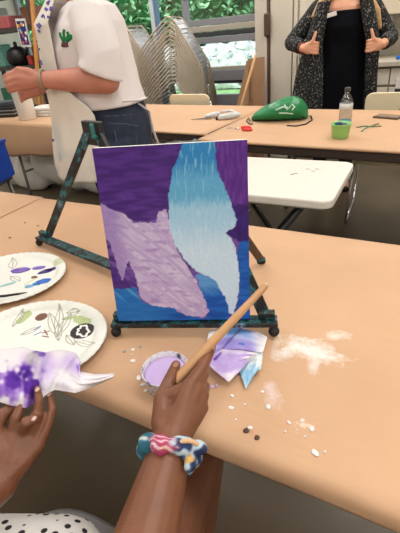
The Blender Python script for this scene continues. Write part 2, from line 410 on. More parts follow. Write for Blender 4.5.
def folding_table(name, label, x0, x1, y0, y1, loc, rz, legs_m=grey_metal, topm=dark_edge, zt=.738, th=.035):
    t = thing(name, label, 'table', loc, rz, local=True)
    MB().box(((x0+x1)/2, (y0+y1)/2, zt-th/2), (x1-x0, y1-y0, th)).build('tabletop', topm, t, smooth=False, bevel=.006)
    for x, s in ((x0+.25, 1), (x1-.25, -1)):
        for y in (y0+.08, y1-.08):
            MB().tube([(x, y, zt-th), (x-.03*s, y, .02), (x-.03*s, y, .0)], .013).build('leg', legs_m, t)
        MB().tube([(x-.02*s, y0+.08, .25), (x-.02*s, y1-.08, .25)], .010).build('crossbar', legs_m, t)
        MB().tube([(x-.01*s, (y0+y1)/2, .26), (x+.28*s, (y0+y1)/2, zt-th)], .008).build('brace', legs_m, t)
    return t
folding_table('painting_table', 'long folding table in the foreground, wrapped in brown paper', 0, 1.83, .012, .752, (-1.40, 0, 0), 0, zt=.736)
folding_table('painting_table', 'folding table joined to the left end of the foreground table', 0, 1.2, .02, .76, (-2.62, .01, 0), 0, zt=.736)
def paper_cover(nm, label, x0, x1, m, prof, amp=.006, loc=(0, 0, 0), rz=0, nx=90, seed=0):
    def fn(u, v):
        i = min(len(prof)-2, int(v*(len(prof)-1))); f = v*(len(prof)-1)-i
        y = prof[i][0]+(prof[i+1][0]-prof[i][0])*f; z = prof[i][1]+(prof[i+1][1]-prof[i][1])*f
        x = x0+(x1-x0)*u
        if z < .739: y += amp*nz(x*5+seed, z*8, 1.3); z += amp*.8*nz(x*3.2, 7, seed)*(1 if z < .71 else 0)
        else: z += .0008*(1+nz(x*6, y*9, seed))
        return (x, y, z)
    o = MB().grid(fn, nx, len(prof)-1).build(nm, m, loc=None, smooth=True, solid=.0008)
    o.location = loc; o.rotation_euler = (0, 0, rz)
    return tag(o, label, 'table covering')
ys = [.02+.73*k/14 for k in range(15)]
prof = [(.003, .694), (-.002, .705), (-.003, .722), (0, .734), (.008, .740)]+[(y, .7415) for y in ys]+[(.758, .738), (.763, .725), (.765, .70)]
COVER = paper_cover('paper_cover', 'brown kraft paper covering the foreground table, spotted with white and lavender paint', -1.405, .435, stained_paper, prof)
prof2 = [(y, z+.0012) if z > .74 else (y, z) for y, z in [(.013, .694), (.008, .722), (.012, .734), (.02, .740)]+[(y+.01, .7415) for y in ys]+[(.772, .725), (.775, .70)]]
paper_cover('paper_cover', 'brown kraft paper on the adjoining table at the left edge', -2.63, -1.40, plain_paper, prof2, seed=5)

def blob(mb, x, y, r, z=.7425, el=1, ang=0, n=14, seed=0, h=.0012):
    ca, sa = math.cos(ang), math.sin(ang); b = []
    for k in range(n):
        a = 2*PI*k/n; rr = r*(1+.25*nz(math.cos(a)*1.3+seed, math.sin(a)*1.3, seed))
        X = rr*el*math.cos(a); Y = rr*math.sin(a); b.append((x+X*ca-Y*sa, y+X*sa+Y*ca))
    mb.rings([[V((px, py, z)) for px, py in b], [V((x+(px-x)*.85, y+(py-y)*.85, z+h)) for px, py in b]])
paint_white = mat('paint_white', (236, 232, 232), .35); paint_lav = mat('paint_lavender', (205, 186, 228), .3)
paint_teal = mat('paint_grey_teal', (150, 176, 180), .4); paint_dark = mat('paint_dark_spot', (80, 52, 44), .5)
for i, (px, py, r, m) in enumerate(((133, 350, .004, 0), (133, 361, .005, 0), (132, 355, .002, 0), (139, 378, .005, 0), (143, 385, .004, 0), (146, 391, .003, 0), (124, 352, .003, 2), (140, 347, .003, 2), (207, 386, .003, 1), (212, 387, .0035, 1), (217, 386, .003, 1), (232, 396, .003, 0), (231, 408, .0035, 0), (268, 407, .0045, 0), (245, 405, .002, 0), (262, 392, .003, 0),
        (289, 423, .003, 0), (302, 421, .0025, 0), (312, 429, .004, 0), (315, 453, .005, 0), (305, 437, .002, 0), (325, 452, .002, 0), (236, 420, .002, 0), (250, 428, .0035, 0), (246, 431, .005, 3), (257, 438, .004, 3), (10, 238, .004, 3), (38, 226, .003, 3), (6, 279, .004, 3), (25, 223, .003, 3), (285, 432, .002, 0))):
    p = at(px, py, .7425); b = MB(); blob(b, p.x, p.y, r, el=random.uniform(1, 1.5), ang=random.uniform(0, 3), seed=i*3.1, z=.7432)
    b.build('paint_spot', (paint_white, paint_lav, paint_teal, paint_dark)[m], COVER)

# ------------------------------------------------------------------ plates
plate_m = vmat('printed_paper_plate', .45, bump=.05)
def seg_d(x, y, a, b):
    ax, ay = a; bx, by = b; dx, dy = bx-ax, by-ay; L = dx*dx+dy*dy
    t = 0 if L == 0 else max(0, min(1, ((x-ax)*dx+(y-ay)*dy)/L)); return math.hypot(x-ax-dx*t, y-ay-dy*t)
def plate(name, label, c, a, b, rz, design):
    t = thing(name, label, 'plate', (c[0], c[1], .743))
    prof = [(.0, .006), (.2, .006), (.5, .006), (.77, .0065), (.81, .008), (.86, .014), (.90, .0165), (.95, .0178), (.985, .0178), (1.0, .0155)]
    mb = MB(); NR, NS = 130, 380; ca, sa = math.cos(rz), math.sin(rz)
    def pz(s):
        for i in range(len(prof)-1):
            if s <= prof[i+1][0]: return prof[i][1]+(prof[i+1][1]-prof[i][1])*(s-prof[i][0])/(prof[i+1][0]-prof[i][0])
        return prof[-1][1]
    for i in range(NR+1):
        s = max(.002, i/NR)
        for k in range(NS):
            an = 2*PI*k/NS; x = a*s*math.cos(an); y = b*s*math.sin(an)
            mb.v.append(V((c[0]+x*ca-y*sa, c[1]+x*sa+y*ca, .743+pz(s)+(.0006*math.sin(an*48) if s > .84 else 0))))
    for i in range(NR):
        for k in range(NS):
            l = (k+1) % NS; mb.f.append([i*NS+k, (i+1)*NS+k, (i+1)*NS+l, i*NS+l])
    mb.f.append(list(range(NS)))
    mb.build('dish', plate_m, t, solid=.0022, color=design, fix=False)
    return t
PW = (228, 230, 226)
def leaf(mk, c, ang, L, W):
    """outline + veins as segments"""
    out = []; n = 10
    for s in (1, -1):
        P = [(c[0]+L*k/n*math.cos(ang)-s*W*math.sin(PI*k/n)*math.sin(ang), c[1]+L*k/n*math.sin(ang)+s*W*math.sin(PI*k/n)*math.cos(ang)) for k in range(n+1)]
        out += [(P[i], P[i+1]) for i in range(n)]
    out.append((c, (c[0]+L*math.cos(ang), c[1]+L*math.sin(ang))))
    return out
def P2(px, py, z=.752): q = at(px, py, z); return (q.x, q.y)
segs = []
lc = P2(57, 326)
def leaf_px(a, b, W):
    a, b = P2(*a), P2(*b); return leaf(None, a, math.atan2(b[1]-a[1], b[0]-a[0]), math.hypot(b[0]-a[0], b[1]-a[1]), W)
for b in ((49, 312), (60, 306), (71, 312)): segs += leaf_px((57, 336), b, .010)
for a, b in (((58, 340), (58, 322)), ((74, 340), (96, 346)), ((40, 326), (20, 334)), ((12, 326), (24, 311)), ((66, 312), (80, 312)), ((66, 334), (74, 344))): segs += leaf_px(a, b, .008)
green = [(P2(20, 320), P2(27, 314), .011), (P2(78, 318), P2(86, 322), .012), (P2(64, 318), P2(74, 316), .006)]
cone = P2(41, 316)
def design2(i, p):
    c = PW
    for a, b, r in green:
        d = seg_d(p.x, p.y, a, b)/r
        if d < 1: c = mix(c, (158, 178, 112), .85) if abs(math.sin(p.x*900+p.y*700)) > .25 else mix(c, (208, 214, 180), .8)
    d = math.hypot(p.x-cone[0], p.y-cone[1])
    if d < .0145: c = (96, 62, 48) if (int((p.x-cone[0])*420)+int((p.y-cone[1])*420)) % 2 else (126, 84, 64)
    dm = min(seg_d(p.x, p.y, a, b) for a, b in segs)
    if dm < .0011: c = mix(c, (132, 132, 120), .7)
    db = math.hypot((p.x-BK[0])/1.04, p.y-BK[1])
    if db < .0262:
        c = (26, 24, 28)
        if min(seg_d(p.x, p.y, SQ[i_], SQ[i_+1]) for i_ in range(len(SQ)-1)) < .0024: c = (236, 234, 236)
    for (x0, y0, x1, y1, k) in BR:
        if seg_d(p.x, p.y, (x0, y0), (x1, y1)) < .0016: c = k
    return c
BR = []; BK = P2(82, 330)
SQ = [P2(*q) for q in ((77.5, 328), (80, 327.5), (80.5, 325), (86, 324.5), (87, 328), (89, 331), (86.5, 332.5), (86, 335), (82, 335.5), (79.5, 333), (77, 333.5), (77, 331), (78.5, 330), (77.5, 328))]
for a, b, k in (((34, 329), (40, 325), (70, 110, 190)), ((34, 334), (41, 331), (60, 100, 180)), ((42, 332), (49, 330), (120, 70, 60)), ((42, 335), (48, 336), (110, 60, 50)), ((44, 329), (47, 334), (130, 80, 70))):
    BR.append(P2(*a)+P2(*b)+(k,))
PC2 = (-.680, .050); PC1 = (-.955, .222)
pl2 = plate('paper_plate', 'oval paper plate with leaf print and a blob of black paint, nearest the hands', PC2, .168, .142, .35, design2)
seg1 = leaf(None, P2(12, 268), 2.4, .06, .012)+leaf(None, P2(20, 280), 3.0, .05, .010)
g1 = P2(60, 263)
def design1(i, p):
    c = PW
    d = math.hypot(p.x-g1[0], (p.y-g1[1])*1.1)
    if d < .02: c = mix(c, (176, 190, 138), .8) if abs(math.sin(p.x*700)) > .3 else c
    if min(seg_d(p.x, p.y, a, b) for a, b in seg1) < .0014: c = mix(c, (150, 150, 140), .7)
    if seg_d(p.x, p.y, P2(25, 283), P2(34, 278)) < .004: c = mix(c, (200, 206, 150), .6)
    return c
pl1 = plate('paper_plate', 'paper plate dabbed with purple and blue paint, farther from the hands', PC1, .158, .136, .3, design1)
pz_ = .7505
def pblob(parent, px, py, r, c, el=1, ang=0, seed=0, z=pz_, nm='paint_blob', h=.0022, lab=None):
    p = at(px, py, z); b = MB(); blob(b, p.x, p.y, r, z=z-.0012, el=el, ang=ang, seed=seed, n=28, h=h)
    return b.build(nm, mat('paint_%d_%d_%d' % c, c, .3), parent, label=lab)
pblob(pl2, 99, 334, .006, (90, 70, 80), 1.3, 1, 5)
pblob(pl1, 20, 270, .015, (110, 76, 178), 1.9, .55, 2); pblob(pl1, 39, 267.5, .0085, (120, 92, 190), 2.4, .6, 3); pblob(pl1, 46, 271, .010, (52, 34, 120), 2.2, 1.0, 4.4)
pblob(pl1, 43, 281, .0125, (44, 104, 206), 1.8, .75, 7); pblob(pl1, 52, 269, .008, (70, 46, 130), 2.4, 1.1, 8); pblob(pl1, 29, 286, .007, (120, 176, 220), 1.8, .4, 9); pblob(pl1, 34, 277, .005, (128, 92, 74), 2, .4, 10)
pblob(pl1, 8, 284, .005, (160, 200, 206), 4.5, .9, 11); pblob(pl1, 36, 284, .006, (30, 120, 200), 2.2, .3, 12)
tb = thing('thin_paintbrush', 'thin black handled brush lying across the farther plate', 'paintbrush', tuple(at(10, 295, .766)))
MB().tube([at(-14, 297, .768), at(4, 296, .766), at(18, 294, .762)], [.0028, .0035, .003]).build('handle', black_plastic, tb)
MB().tube([at(18, 294, .762), at(27, 292.5, .7555)], [.0032, .0012]).build('bristles', mat('grey_bristle', (90, 90, 86), .8), tb)

# ------------------------------------------------------------------ canvas + easels
A = .41287; TILT = .16288; CROLL = -.0184
cR = V((math.cos(A), math.sin(A), 0)); cN = V((math.sin(A), -math.cos(A), 0)); cU = math.cos(TILT)*V((0, 0, 1))-math.sin(TILT)*cN
cR, cU = math.cos(CROLL)*cR+math.sin(CROLL)*cU, -math.sin(CROLL)*cR+math.cos(CROLL)*cU
cF = cR.cross(cU)            # towards the painter
cB = V((-.50865, .14762, .785))
CW, CH = .2794, .3556
UVP = {}
def canvas_uv(px, py):
    d = fw+RT*((px-200)/400)-UP*((py-266.5)/400); tt = (cB-CAM).dot(cF)/d.dot(cF); P = CAM+d*tt-cB
    return (P.dot(cR)/CW, P.dot(cU)/CH)
def crop(*pts): return [canvas_uv(80+x/2, 130+y/2) for x, y in pts]
LIL = crop((40, 146), (62, 158), (80, 165), (108, 182), (150, 187), (156, 164), (172, 158), (178, 175), (188, 197), (192, 240), (215, 272), (236, 312), (250, 340), (258, 362), (247, 376), (220, 372), (182, 355), (140, 350), (122, 332), (108, 292), (98, 260), (84, 300), (60, 230), (44, 200))
WING = crop((210, 20), (268, 20), (275, 80), (290, 118), (304, 152), (313, 178), (308, 196), (290, 206), (304, 218), (316, 250), (319, 322), (308, 368), (298, 364), (290, 332), (272, 304), (238, 284), (213, 262), (190, 232), (180, 190), (177, 130), (183, 80))
TR = crop((266, 10), (350, 10), (350, 150), (312, 162), (290, 116), (275, 80))
NAVY = crop((306, 150), (350, 145), (350, 222), (318, 222), (290, 206), (312, 190))
BOTL = crop((50, 318), (112, 316), (126, 346), (182, 354), (222, 372), (250, 378), (258, 362), (245, 330), (228, 290), (240, 286), (275, 306), (292, 334), (300, 372), (310, 368), (320, 320), (316, 240), (322, 218), (350, 215), (350, 400), (50, 400))
DPUR = crop((50, 258), (86, 290), (110, 322), (50, 328))
def canvas_col(u, v):
    s = (nz(u*9, v*9, 1)*.012+nz(u*34+v*20, v*30, 1)*.008, nz(u*9, v*9, 5)*.012+nz(u*40, v*24, 5)*.008); x = u+s[0]; y = v+s[1]
    st = nz(u*7+v*3, v*46, 2); st2 = nz(u*60, v*12-u*20, 4); st3 = nz(u*30+v*40, v*8, 9)
    if inpoly(x, y, WING):
        t = v
        c = mix((158, 202, 232), (200, 224, 244), smst(.62-t+.05*st2, -.05, .22))
        c = mix(c, (96, 170, 214), smst(t+.06*st2, .66, .74)); c = mix(c, (44, 132, 196), smst(t+.07*st2, .80, .92))
        c = mix(c, (120, 186, 222), .5 if (t > .84 and st2 > .25) else 0)
        c = mix(c, (226, 232, 238), smst(st2, .2, .6)*.35)
    elif inpoly(x, y, LIL):
        c = mix((186, 164, 210), (212, 198, 226), smst(st3, -.4, .4)); c = mix(c, (146, 112, 184), smst(st3+st, .2, .6)*.55)
        c = mix(c, (156, 128, 190), smst(.22-u-.1*v, -.02, .12)*.8)
    elif inpoly(x, y, NAVY): c = mix((48, 18, 96), (58, 30, 120), smst(st2, -.4, .4))
    elif inpoly(x, y, TR): c = mix((84, 34, 132), (104, 54, 150), smst(st2, -.3, .5))
    elif inpoly(x, y, BOTL):
        c = mix((14, 78, 166), (30, 100, 190), smst(st, -.4, .4)); 
        if u < .5: c = mix(c, (34, 124, 196), .6*smst(.5-u, .0, .3)); c = mix(c, (150, 190, 220), .5*smst(st3, .2, .5)*smst(v, .1, .17))
        elif u < .8: c = mix(c, (120, 176, 222), smst(v+.03*st3, .13, .24)*.7)
    else:
        c = mix((64, 28, 112), (82, 42, 134), smst(st, -.35, .35)); c = mix(c, (104, 70, 158), smst(st+.4*st3, .1, .6)*.5*smst(.85-v, 0, .2))
        c = mix(c, (128, 92, 172), smst(.66-v, 0, .07)*smst(st+st3, -.6, .3)*.75)
        if inpoly(x, y, DPUR): c = mix(c, (70, 34, 120), .8)
    return c
cv = thing('canvas_painting', 'small canvas painted in purple, lilac, pale blue and deep blue, standing on the easel', 'painting', tuple(cB))
NU, NV = 150, 190
mb = MB(); CC = []
for j in range(NV+1):
    for i in range(NU+1):
        u, v = i/NU, j/NV; mb.v.append(cB+cR*(u*CW)+cU*(v*CH)+cF*(.0008+.0003*nz(u*50, v*50))); CC.append(canvas_col(u, v))
for j in range(NV):
    for i in range(NU): a = j*(NU+1)+i; mb.f.append([a, a+1, a+NU+2, a+NU+1])
mb.build('painted_face', vmat('acrylic_paint', .38, bump=.15, bscale=160), cv, color=lambda i, p: CC[i], fix=False)
Rc = Matrix((cR, cU, cF)).transposed()
MB().box(cB+cR*CW/2+cU*CH/2-cF*.0085, (CW, CH, .017), Rc).build('stretched_canvas', mat('canvas_white', (232, 230, 226), .8, bump=.1, bscale=400), cv, smooth=False, bevel=.002)

def easel(name, label, c, ang, rear, lean=.075, h=.375, L=.35, col=easel_m, nut=1):
    """c = middle of the ledge, ang = its direction, rear = foot point of the back leg"""
    c = V(c); R = V((math.cos(ang), math.sin(ang), 0)); F = V((math.sin(ang), -math.cos(ang), 0)); Z = V((0, 0, 1))
    t = thing(name, label, 'easel', (c.x, c.y, .743))
    M3 = Matrix((R, F, Z)).transposed(); top = c+Z*h-F*lean
    MB().box(c+Z*.003, (L, .030, .008), M3).build('ledge', easel_teal, t, smooth=False, bevel=.002)
    MB().box(c+F*.0155+Z*.003, (L, .004, .010), M3).build('ledge_lip', easel_m, t, smooth=False, bevel=.0015)
    for s in (-1, 1):
        b = c+R*(s*(L/2-.025))-F*.016+Z*.004; tp = top+R*(s*.012)
        d = (tp-b).normalized(); n_ = d.cross(R).normalized(); x_ = n_.cross(d)
        MB().box((b+tp)/2, (.025, .012, (tp-b).length), Matrix((x_, n_, d)).transposed()).build('leg', col, t, smooth=False, bevel=.0015)
        fb = MB(); fb.ell(c+R*(s*(L/2-.008))+F*.012-Z*(c.z-.7435-.0115), (.0115, .0115, .0115), n=14); fb.tube([c+R*(s*(L/2-.008))+F*.012-Z*(c.z-.7435-.0115), c+R*(s*(L/2-.008))+F*.012-Z*.002], .006); fb.build('foot', rubber, t)
        MB().box(c+R*(s*(L/2-.022))-F*.004+Z*.015, (.034, .016, .018), M3).build('bracket', easel_teal, t, smooth=False, bevel=.002)
    MB().box(top-Z*.012, (.070, .016, .060), M3).build('head_block', mat('easel_black', (34, 34, 36), .5), t, smooth=False, bevel=.003)
    F = F*nut
    k = MB(); k.tube([top+F*.008+R*.022-Z*.02, top+F*.022+R*.022-Z*.012], .006); k.tube([top+F*.018+R*.022-Z*.012, top+F*.018+R*.022+Z*.012], .0055, rnd=True)
    k.build('wing_nut', mat('nut_teal', (44, 112, 108), .5), t)
    rear = V(rear); d = (rear-top).normalized(); n_ = d.cross(R).normalized(); x_ = n_.cross(d)
    MB().box((rear+top)/2-d*.004, (.022, .010, (rear-top).length), Matrix((x_, n_, d)).transposed()).build('back_leg', ramp_mat('olive_smeared_wood', [(0, (60, 52, 30)), (.48, (74, 70, 44)), (.55, (110, 64, 40)), (.6, (60, 84, 100)), (.7, (40, 40, 36))], scale=60, rough=.5), t, smooth=False, bevel=.004)
    MB().tube([rear-x_*0-n_*.0055-d*.006, rear+n_*.0055-d*.006], .012, n=20).build('back_foot', easel_m, t)
rl = at(112, 324, .772); rr_ = at(278, 323, .772); mid = (rl+rr_)/2
ea = math.atan2(rr_.y-rl.y, rr_.x-rl.x)
easel('table_easel', 'black tabletop easel holding the canvas, feet facing the painter', (mid.x-.003, mid.y+.006, .770), ea, (-.326, .532, .752), .125, h=.33, L=(rr_-rl).length, nut=-1)
l2 = at(40, 237, .767); r2 = at(112, 265.5, .767)
u2 = (r2-l2).normalized(); m2 = l2+u2*.30
easel('table_easel', 'paint-smeared black tabletop easel standing empty behind the painted canvas', (m2.x, m2.y, .767), math.atan2(r2.y-l2.y, r2.x-l2.x), (m2.x+.06, m2.y+.25, .752), .08, h=.345, L=.60)

# ------------------------------------------------------------------ cup of lavender paint
cc = at(165, 367.5, .784); cc.z = .743
t = thing('paint_cup', 'small shallow cup of lavender paint with a messy rim beside the painting hand', 'cup', tuple(cc))
cup_m = ramp_mat('cup_smeared', [(.36, (70, 80, 96)), (.44, (214, 208, 222)), (.6, (226, 222, 228)), (.68, (186, 170, 206))], scale=70, rough=.4, detail=4)
MB().lathe([(.036, 0), (.038, .002), (.0420, .036), (.0440, .0395), (.0430, .041), (.0410, .039), (.0375, .012), (.0, .010)], cc, 48).build('cup_body', cup_m, t)
MB().lathe([(.0, .029), (.02, .0292), (.034, .0290), (.0395, .031), (.0395, .026), (0, .025)], cc, 48).build('lavender_paint', mat('lavender_liquid', (202, 180, 230), .25, var=.06, scale=60), t, label='pool of lavender paint')

# ------------------------------------------------------------------ crumpled sheets
def coons(top, bot, left, right, zf, nu=60, nv=40):
    def pl(P, t):
        L = [0]
        for i in range(len(P)-1): L.append(L[-1]+math.hypot(P[i+1][0]-P[i][0], P[i+1][1]-P[i][1]))
        s = t*L[-1]
        for i in range(len(P)-1):
            if s <= L[i+1] or i == len(P)-2:
                f = (s-L[i])/max(1e-6, L[i+1]-L[i]); return (P[i][0]+(P[i+1][0]-P[i][0])*f, P[i][1]+(P[i+1][1]-P[i][1])*f)
    mb = MB(); UV = []
    for j in range(nv+1):
        for i in range(nu+1):
            u, v = i/nu, j/nv
            T, B, Lf, Rg = pl(top, u), pl(bot, u), pl(left, v), pl(right, v)
            q = []
            for k in (0, 1):
                q.append((1-v)*T[k]+v*B[k]+(1-u)*Lf[k]+u*Rg[k]-((1-u)*(1-v)*top[0][k]+u*(1-v)*top[-1][k]+(1-u)*v*bot[0][k]+u*v*bot[-1][k]))
            mb.v.append(at(q[0], q[1], zf(u, v))); UV.append((u, v, q[0], q[1]))
    for j in range(nv):
        for i in range(nu): a = j*(nu+1)+i; mb.f.append([a, a+1, a+nu+2, a+nu+1])
    return mb, UV
towel_m = vmat('paper_towel', .85, .2, bump=.25, bscale=260)
NW = (236, 232, 238)
t = thing('paper_towel', 'paper towel stained with lavender and blue paint, folded on the table right of the brush', 'paper towel', tuple(at(238, 350, .743)))
mb, UV = coons([(209, 331), (222, 326.5), (240, 328), (258, 332), (267, 337)], [(204, 358), (222, 349), (240, 349), (256, 352), (263, 352)], [(209, 331), (206, 345), (204, 358)], [(267, 337), (265, 344), (263, 352)],
    lambda u, v: .752+.012*smst(u, .75, 1)*(1-v)+.006*v+.0035*math.sin(u*11+v*3)*.7+.004*nz(u*4, v*4, 3))
def cA(i, p):
    u, v, x, y = UV[i]; n = nz(u*4, v*4, 7)
    c = mix(NW, (178, 186, 232), smst(1.2-abs(u-.55)*2+n*.5-.1, .1, .8)); c = mix(c, (104, 158, 222), smst(.5-math.hypot((u-.5)*1.3, (v-.15))+n*.3, .1, .45)); c = mix(c, (150, 130, 208), smst(v-.35+n*.3, 0, .5)*smst(.95-u, 0, .2)*.8)
    c = mix(c, (60, 110, 200), .8*smst(.07-math.hypot(u-.62, v-.75)+n*.05, 0, .03)); c = mix(c, (86, 74, 160), .7*smst(.03-abs((u-.33)-.22*(1-v))+n*.01, 0, .02)); return mix(c, (238, 236, 242), smst(u, .86, .97))
mb.build('upper_flap', towel_m, t, solid=.0012, color=cA)
def cB_(i, p):
    u, v, x, y = UV2[i]; n = nz(u*4, v*4, 17)
    c = mix(NW, (190, 168, 226), smst(.62-math.hypot((x-228)/26, (y-362)/20)*.5+n*.3, .05, .4)); c = mix(c, (96, 60, 150), .85*smst(1.6-seg_d(x, y, (221, 353), (215, 359))+n, 0, 1)); return c
mb, UV2 = coons([(206, 358), (222, 349), (240, 350), (257, 353)], [(229, 382), (238, 373), (248, 362), (257, 356)], [(206, 358), (210, 366), (221, 376), (229, 382)], [(257, 353), (257, 356)],
    lambda u, v: .757+.006*math.sin(v*PI)+.012*u*(1-v)+.003*nz(u*5, v*5, 8))
mb.build('lavender_flap', towel_m, t, solid=.0012, color=cB_)
mb, UV3 = coons([(238, 366), (247, 358), (256, 352), (263, 350)], [(246, 389), (252, 378), (257, 370), (261, 369)], [(238, 366), (242, 378), (246, 389)], [(263, 350), (262, 360), (261, 369)],
    lambda u, v: .749+.008*u+.003*nz(u*5, v*5, 28))
mb.build('blue_flap', towel_m, t, solid=.0012, color=lambda i, p: mix((226, 236, 240), (150, 196, 226), smst(.55-math.hypot((UV3[i][2]-248)/18, (UV3[i][3]-378)/16)*.5+.3*nz(UV3[i][0]*4, UV3[i][1]*4, 3), 0, .3)))

def hz(u, v):
    return .853+.010*math.sin(v*PI)+.012*nz(u*5, v*3, 2)+.006*math.sin(u*16+v*5)*(1-u)-.02*smst(u, .6, 1)*.6+.009*math.exp(-((u-.36+.06*v)/.022)**2)-.008*math.exp(-((u-.43+.05*v)/.02)**2)+.006*math.exp(-((u-.62+.10*v)/.025)**2)+.005*math.exp(-((v-.45-.25*u)/.06)**2)*smst(u, .5, .6)
mb, UV4 = coons([(-14, 352), (-2, 350), (12, 349), (24, 347.5), (30, 350), (45, 353), (60, 350), (75, 353), (80, 361), (79, 372), (95, 375), (113.5, 374)],
    [(-14, 402), (0, 402), (14, 406), (26, 408), (38, 402), (45, 396), (54, 390), (63, 391), (75, 393), (90, 388), (104, 382), (113.5, 377)],
    [(-14, 352), (-16, 376), (-14, 402)], [(113.5, 374), (114, 376), (113.5, 377)], hz, 110, 50)
def cH(i, p):
    u, v, x, y = UV4[i]; n = nz(x*.06, y*.06, 7); n2 = nz(x*.075, y*.075, 2)
    c = mix((226, 222, 230), (198, 180, 222), smst(1-math.hypot((x-56)/36, (y-366)/26)+n*.7, .1, .9)); c = mix(c, (150, 120, 200), .75*smst(n2+n*.5, .25, .55)*smst(1.2-abs(x-46)/44, 0, .4))
    n3 = nz(x*.2, y*.2, 12); c = mix(c, (136, 96, 190), smst(1-math.hypot((x-16)/30, (y-386)/22)+n2*.9+n3*.3, .0, .5)); c = mix(c, (88, 44, 156), smst(1-math.hypot((x-20)/22, (y-382)/16)+n2*.9+n3*.35, .1, .5)); c = mix(c, (64, 24, 136), smst(1-math.hypot((x-24)/14, (y-377)/9)+n2*.6+n3*.4, .2, .6)); c = mix(c, (116, 84, 176), smst(1-math.hypot((x-42)/9, (y-353)/5)+n3*.8, .2, .6))
    c = mix(c, (176, 174, 178), .7*smst(1-math.hypot((x-31)/9, (y-358)/9)+n2*.4, .1, .5)); c = mix(c, (232, 228, 234), smst(x, 78, 90)); return c
hp = mb.build('paper_towel', towel_m, loc=tuple(at(30, 380, .85)), solid=.0012, color=cH)
tag(hp, 'crumpled purple stained paper towel held in the left hand over the plate edge', 'paper towel')

# ------------------------------------------------------------------ brush in the hand
t = thing('wide_paintbrush', 'wooden handled paintbrush gripped in the right hand, handle pointing at the canvas', 'paintbrush', tuple(at(184, 370, .85)))
b0 = at(265.5, 286, .925); b1 = at(184.5, 371.5, .853); dv = (b1-b0).normalized()
wood_m = mat('brush_wood', (190, 146, 104), .5, var=.12, scale=14, stretch=(1, 1, 1))
MB().tube([b0, b0.lerp(b1, .04), b0.lerp(b1, .3), b0.lerp(b1, .7), b1, b1+dv*.018], [.0046, .0058, .0066, .0078, .0084, .0078], n=14, rnd=True).build('handle', wood_m, t)
MB().tube([b0.lerp(b1, .0)-dv*.003, b0.lerp(b1, .015)], [.0040, .0050], n=14).build('handle_tip', mat('pale_tip', (232, 220, 196), .6), t)
MB().tube([b1+dv*.016, b1+dv*.030], .0072, n=14).build('ferrule', chrome, t)
MB().tube([b1+dv*.030, b1+dv*.045, b1+dv*.052], [.0075, .006, .002], n=14).build('bristles', mat('lav_bristle', (170, 150, 190), .7), t)

# ================================================================== PAINTER (foreground person)
def skin_color(base, palm=None): return base
dark_skin = mat('brown_skin', (120, 75, 52), .45, var=.10, scale=30, bump=.08, bscale=300)
me_ = thing('person', 'person seated at the near table edge painting, in a dotted dress and tie-dye wrist scrunchie', 'person', (-.38, -.42, 0))
b = MB()
def chain(mb, pts, rr, n=12): mb.tube(pts, rr, n=n, rnd=True)
# right arm and hand
W = at(171.5, 443, .822); EL = V((-.172, -.335, .765)); SHR = V((-.22, -.52, .985))
f1 = W.lerp(EL, .12); f2 = W.lerp(EL, .5)
wd = (EL-W).normalized()
chain(b, [SHR, SHR.lerp(EL, .5), EL], [.052, .048, .042])
chain(b, [EL, f2, f1, W], [.042, .041, .0305, .0275], n=18)
IM, MM, RM, PM = at(189, 386, .860), at(196, 388.5, .853), at(201.5, 396, .841), at(201.5, 408, .827)
chain(b, [W, W.lerp(IM, .5), IM], [.024, .0165, .0125]); chain(b, [W, W.lerp(MM, .5), MM], [.024, .017, .0125]); chain(b, [W, W.lerp(RM, .5), RM], [.023, .0165, .0118]); chain(b, [W, W.lerp(PM, .55), PM], [.022, .0155, .011])
chain(b, [W.lerp(IM, .35), W.lerp(RM, .7)], [.019, .016]); b.ell(W.lerp(MM, .55)-V((0, 0, .006)), (.022, .030, .014))
chain(b, [IM, at(202, 367.5, .864), at(208, 356, .861), at(212, 347.5, .854)], [.0112, .0094, .0084, .0070], n=14)
chain(b, [MM, at(203.5, 373.5, .849), at(197.5, 372, .832), at(190, 374, .826)], [.0112, .0095, .0085, .007], n=14)
chain(b, [RM, at(204.5, 386, .833), at(197, 383, .818), at(189, 386, .815)], [.0108, .009, .008, .0066], n=14)
chain(b, [PM, at(203, 400, .815), at(195, 397, .803), at(188, 398, .802)], [.0100, .008, .0072, .006], n=14)
T0, T1, T2, T3 = at(162.5, 421, .832), at(162, 398, .846), at(170, 379.5, .853), at(176, 365, .852)
chain(b, [W, T0, T1], [.022, .017, .0125]); chain(b, [T1, T2, T3], [.0118, .0100, .0078], n=14)
chain(b, [T1, IM], [.010, .010]); chain(b, [T0, W.lerp(IM, .6)], [.015, .014])
# left arm and hand
WL = at(-2, 484, .79); ELL = V((-.56, -.42, .72)); SHL = V((-.54, -.52, .985))
chain(b, [SHL, SHL.lerp(ELL, .5), ELL], [.052, .048, .042]); chain(b, [ELL, ELL.lerp(WL, .5), ELL.lerp(WL, .88), WL], [.042, .041, .0295, .0265], n=18)
I2, M2, R2, P2_ = at(13, 434, .826), at(22.5, 434, .824), at(31, 438, .818), at(38, 445, .81)
for q, ra in ((I2, .0118), (M2, .0115), (R2, .0112), (P2_, .0105)): chain(b, [WL, WL.lerp(q, .5), q], [.023, .0165, ra])
b.ell(WL.lerp(M2, .6), (.023, .024, .013))
chain(b, [I2, at(16, 417, .848), at(22, 405, .852), at(27, 399, .848)], [.0092, .0078, .0070, .0060], n=14)
chain(b, [M2, at(27, 421, .853), at(34, 420.5, .853), at(34.5, 414, .845)], [.0092, .0080, .0068, .0058], n=14)
chain(b, [R2, at(38, 415, .846), at(39, 400, .862), at(37.5, 389, .866)], [.0088, .0074, .0066, .0058], n=14)
chain(b, [P2_, at(48, 425, .828), at(52, 409, .842), at(49.5, 393, .848)], [.0086, .0072, .0064, .0054], n=14)
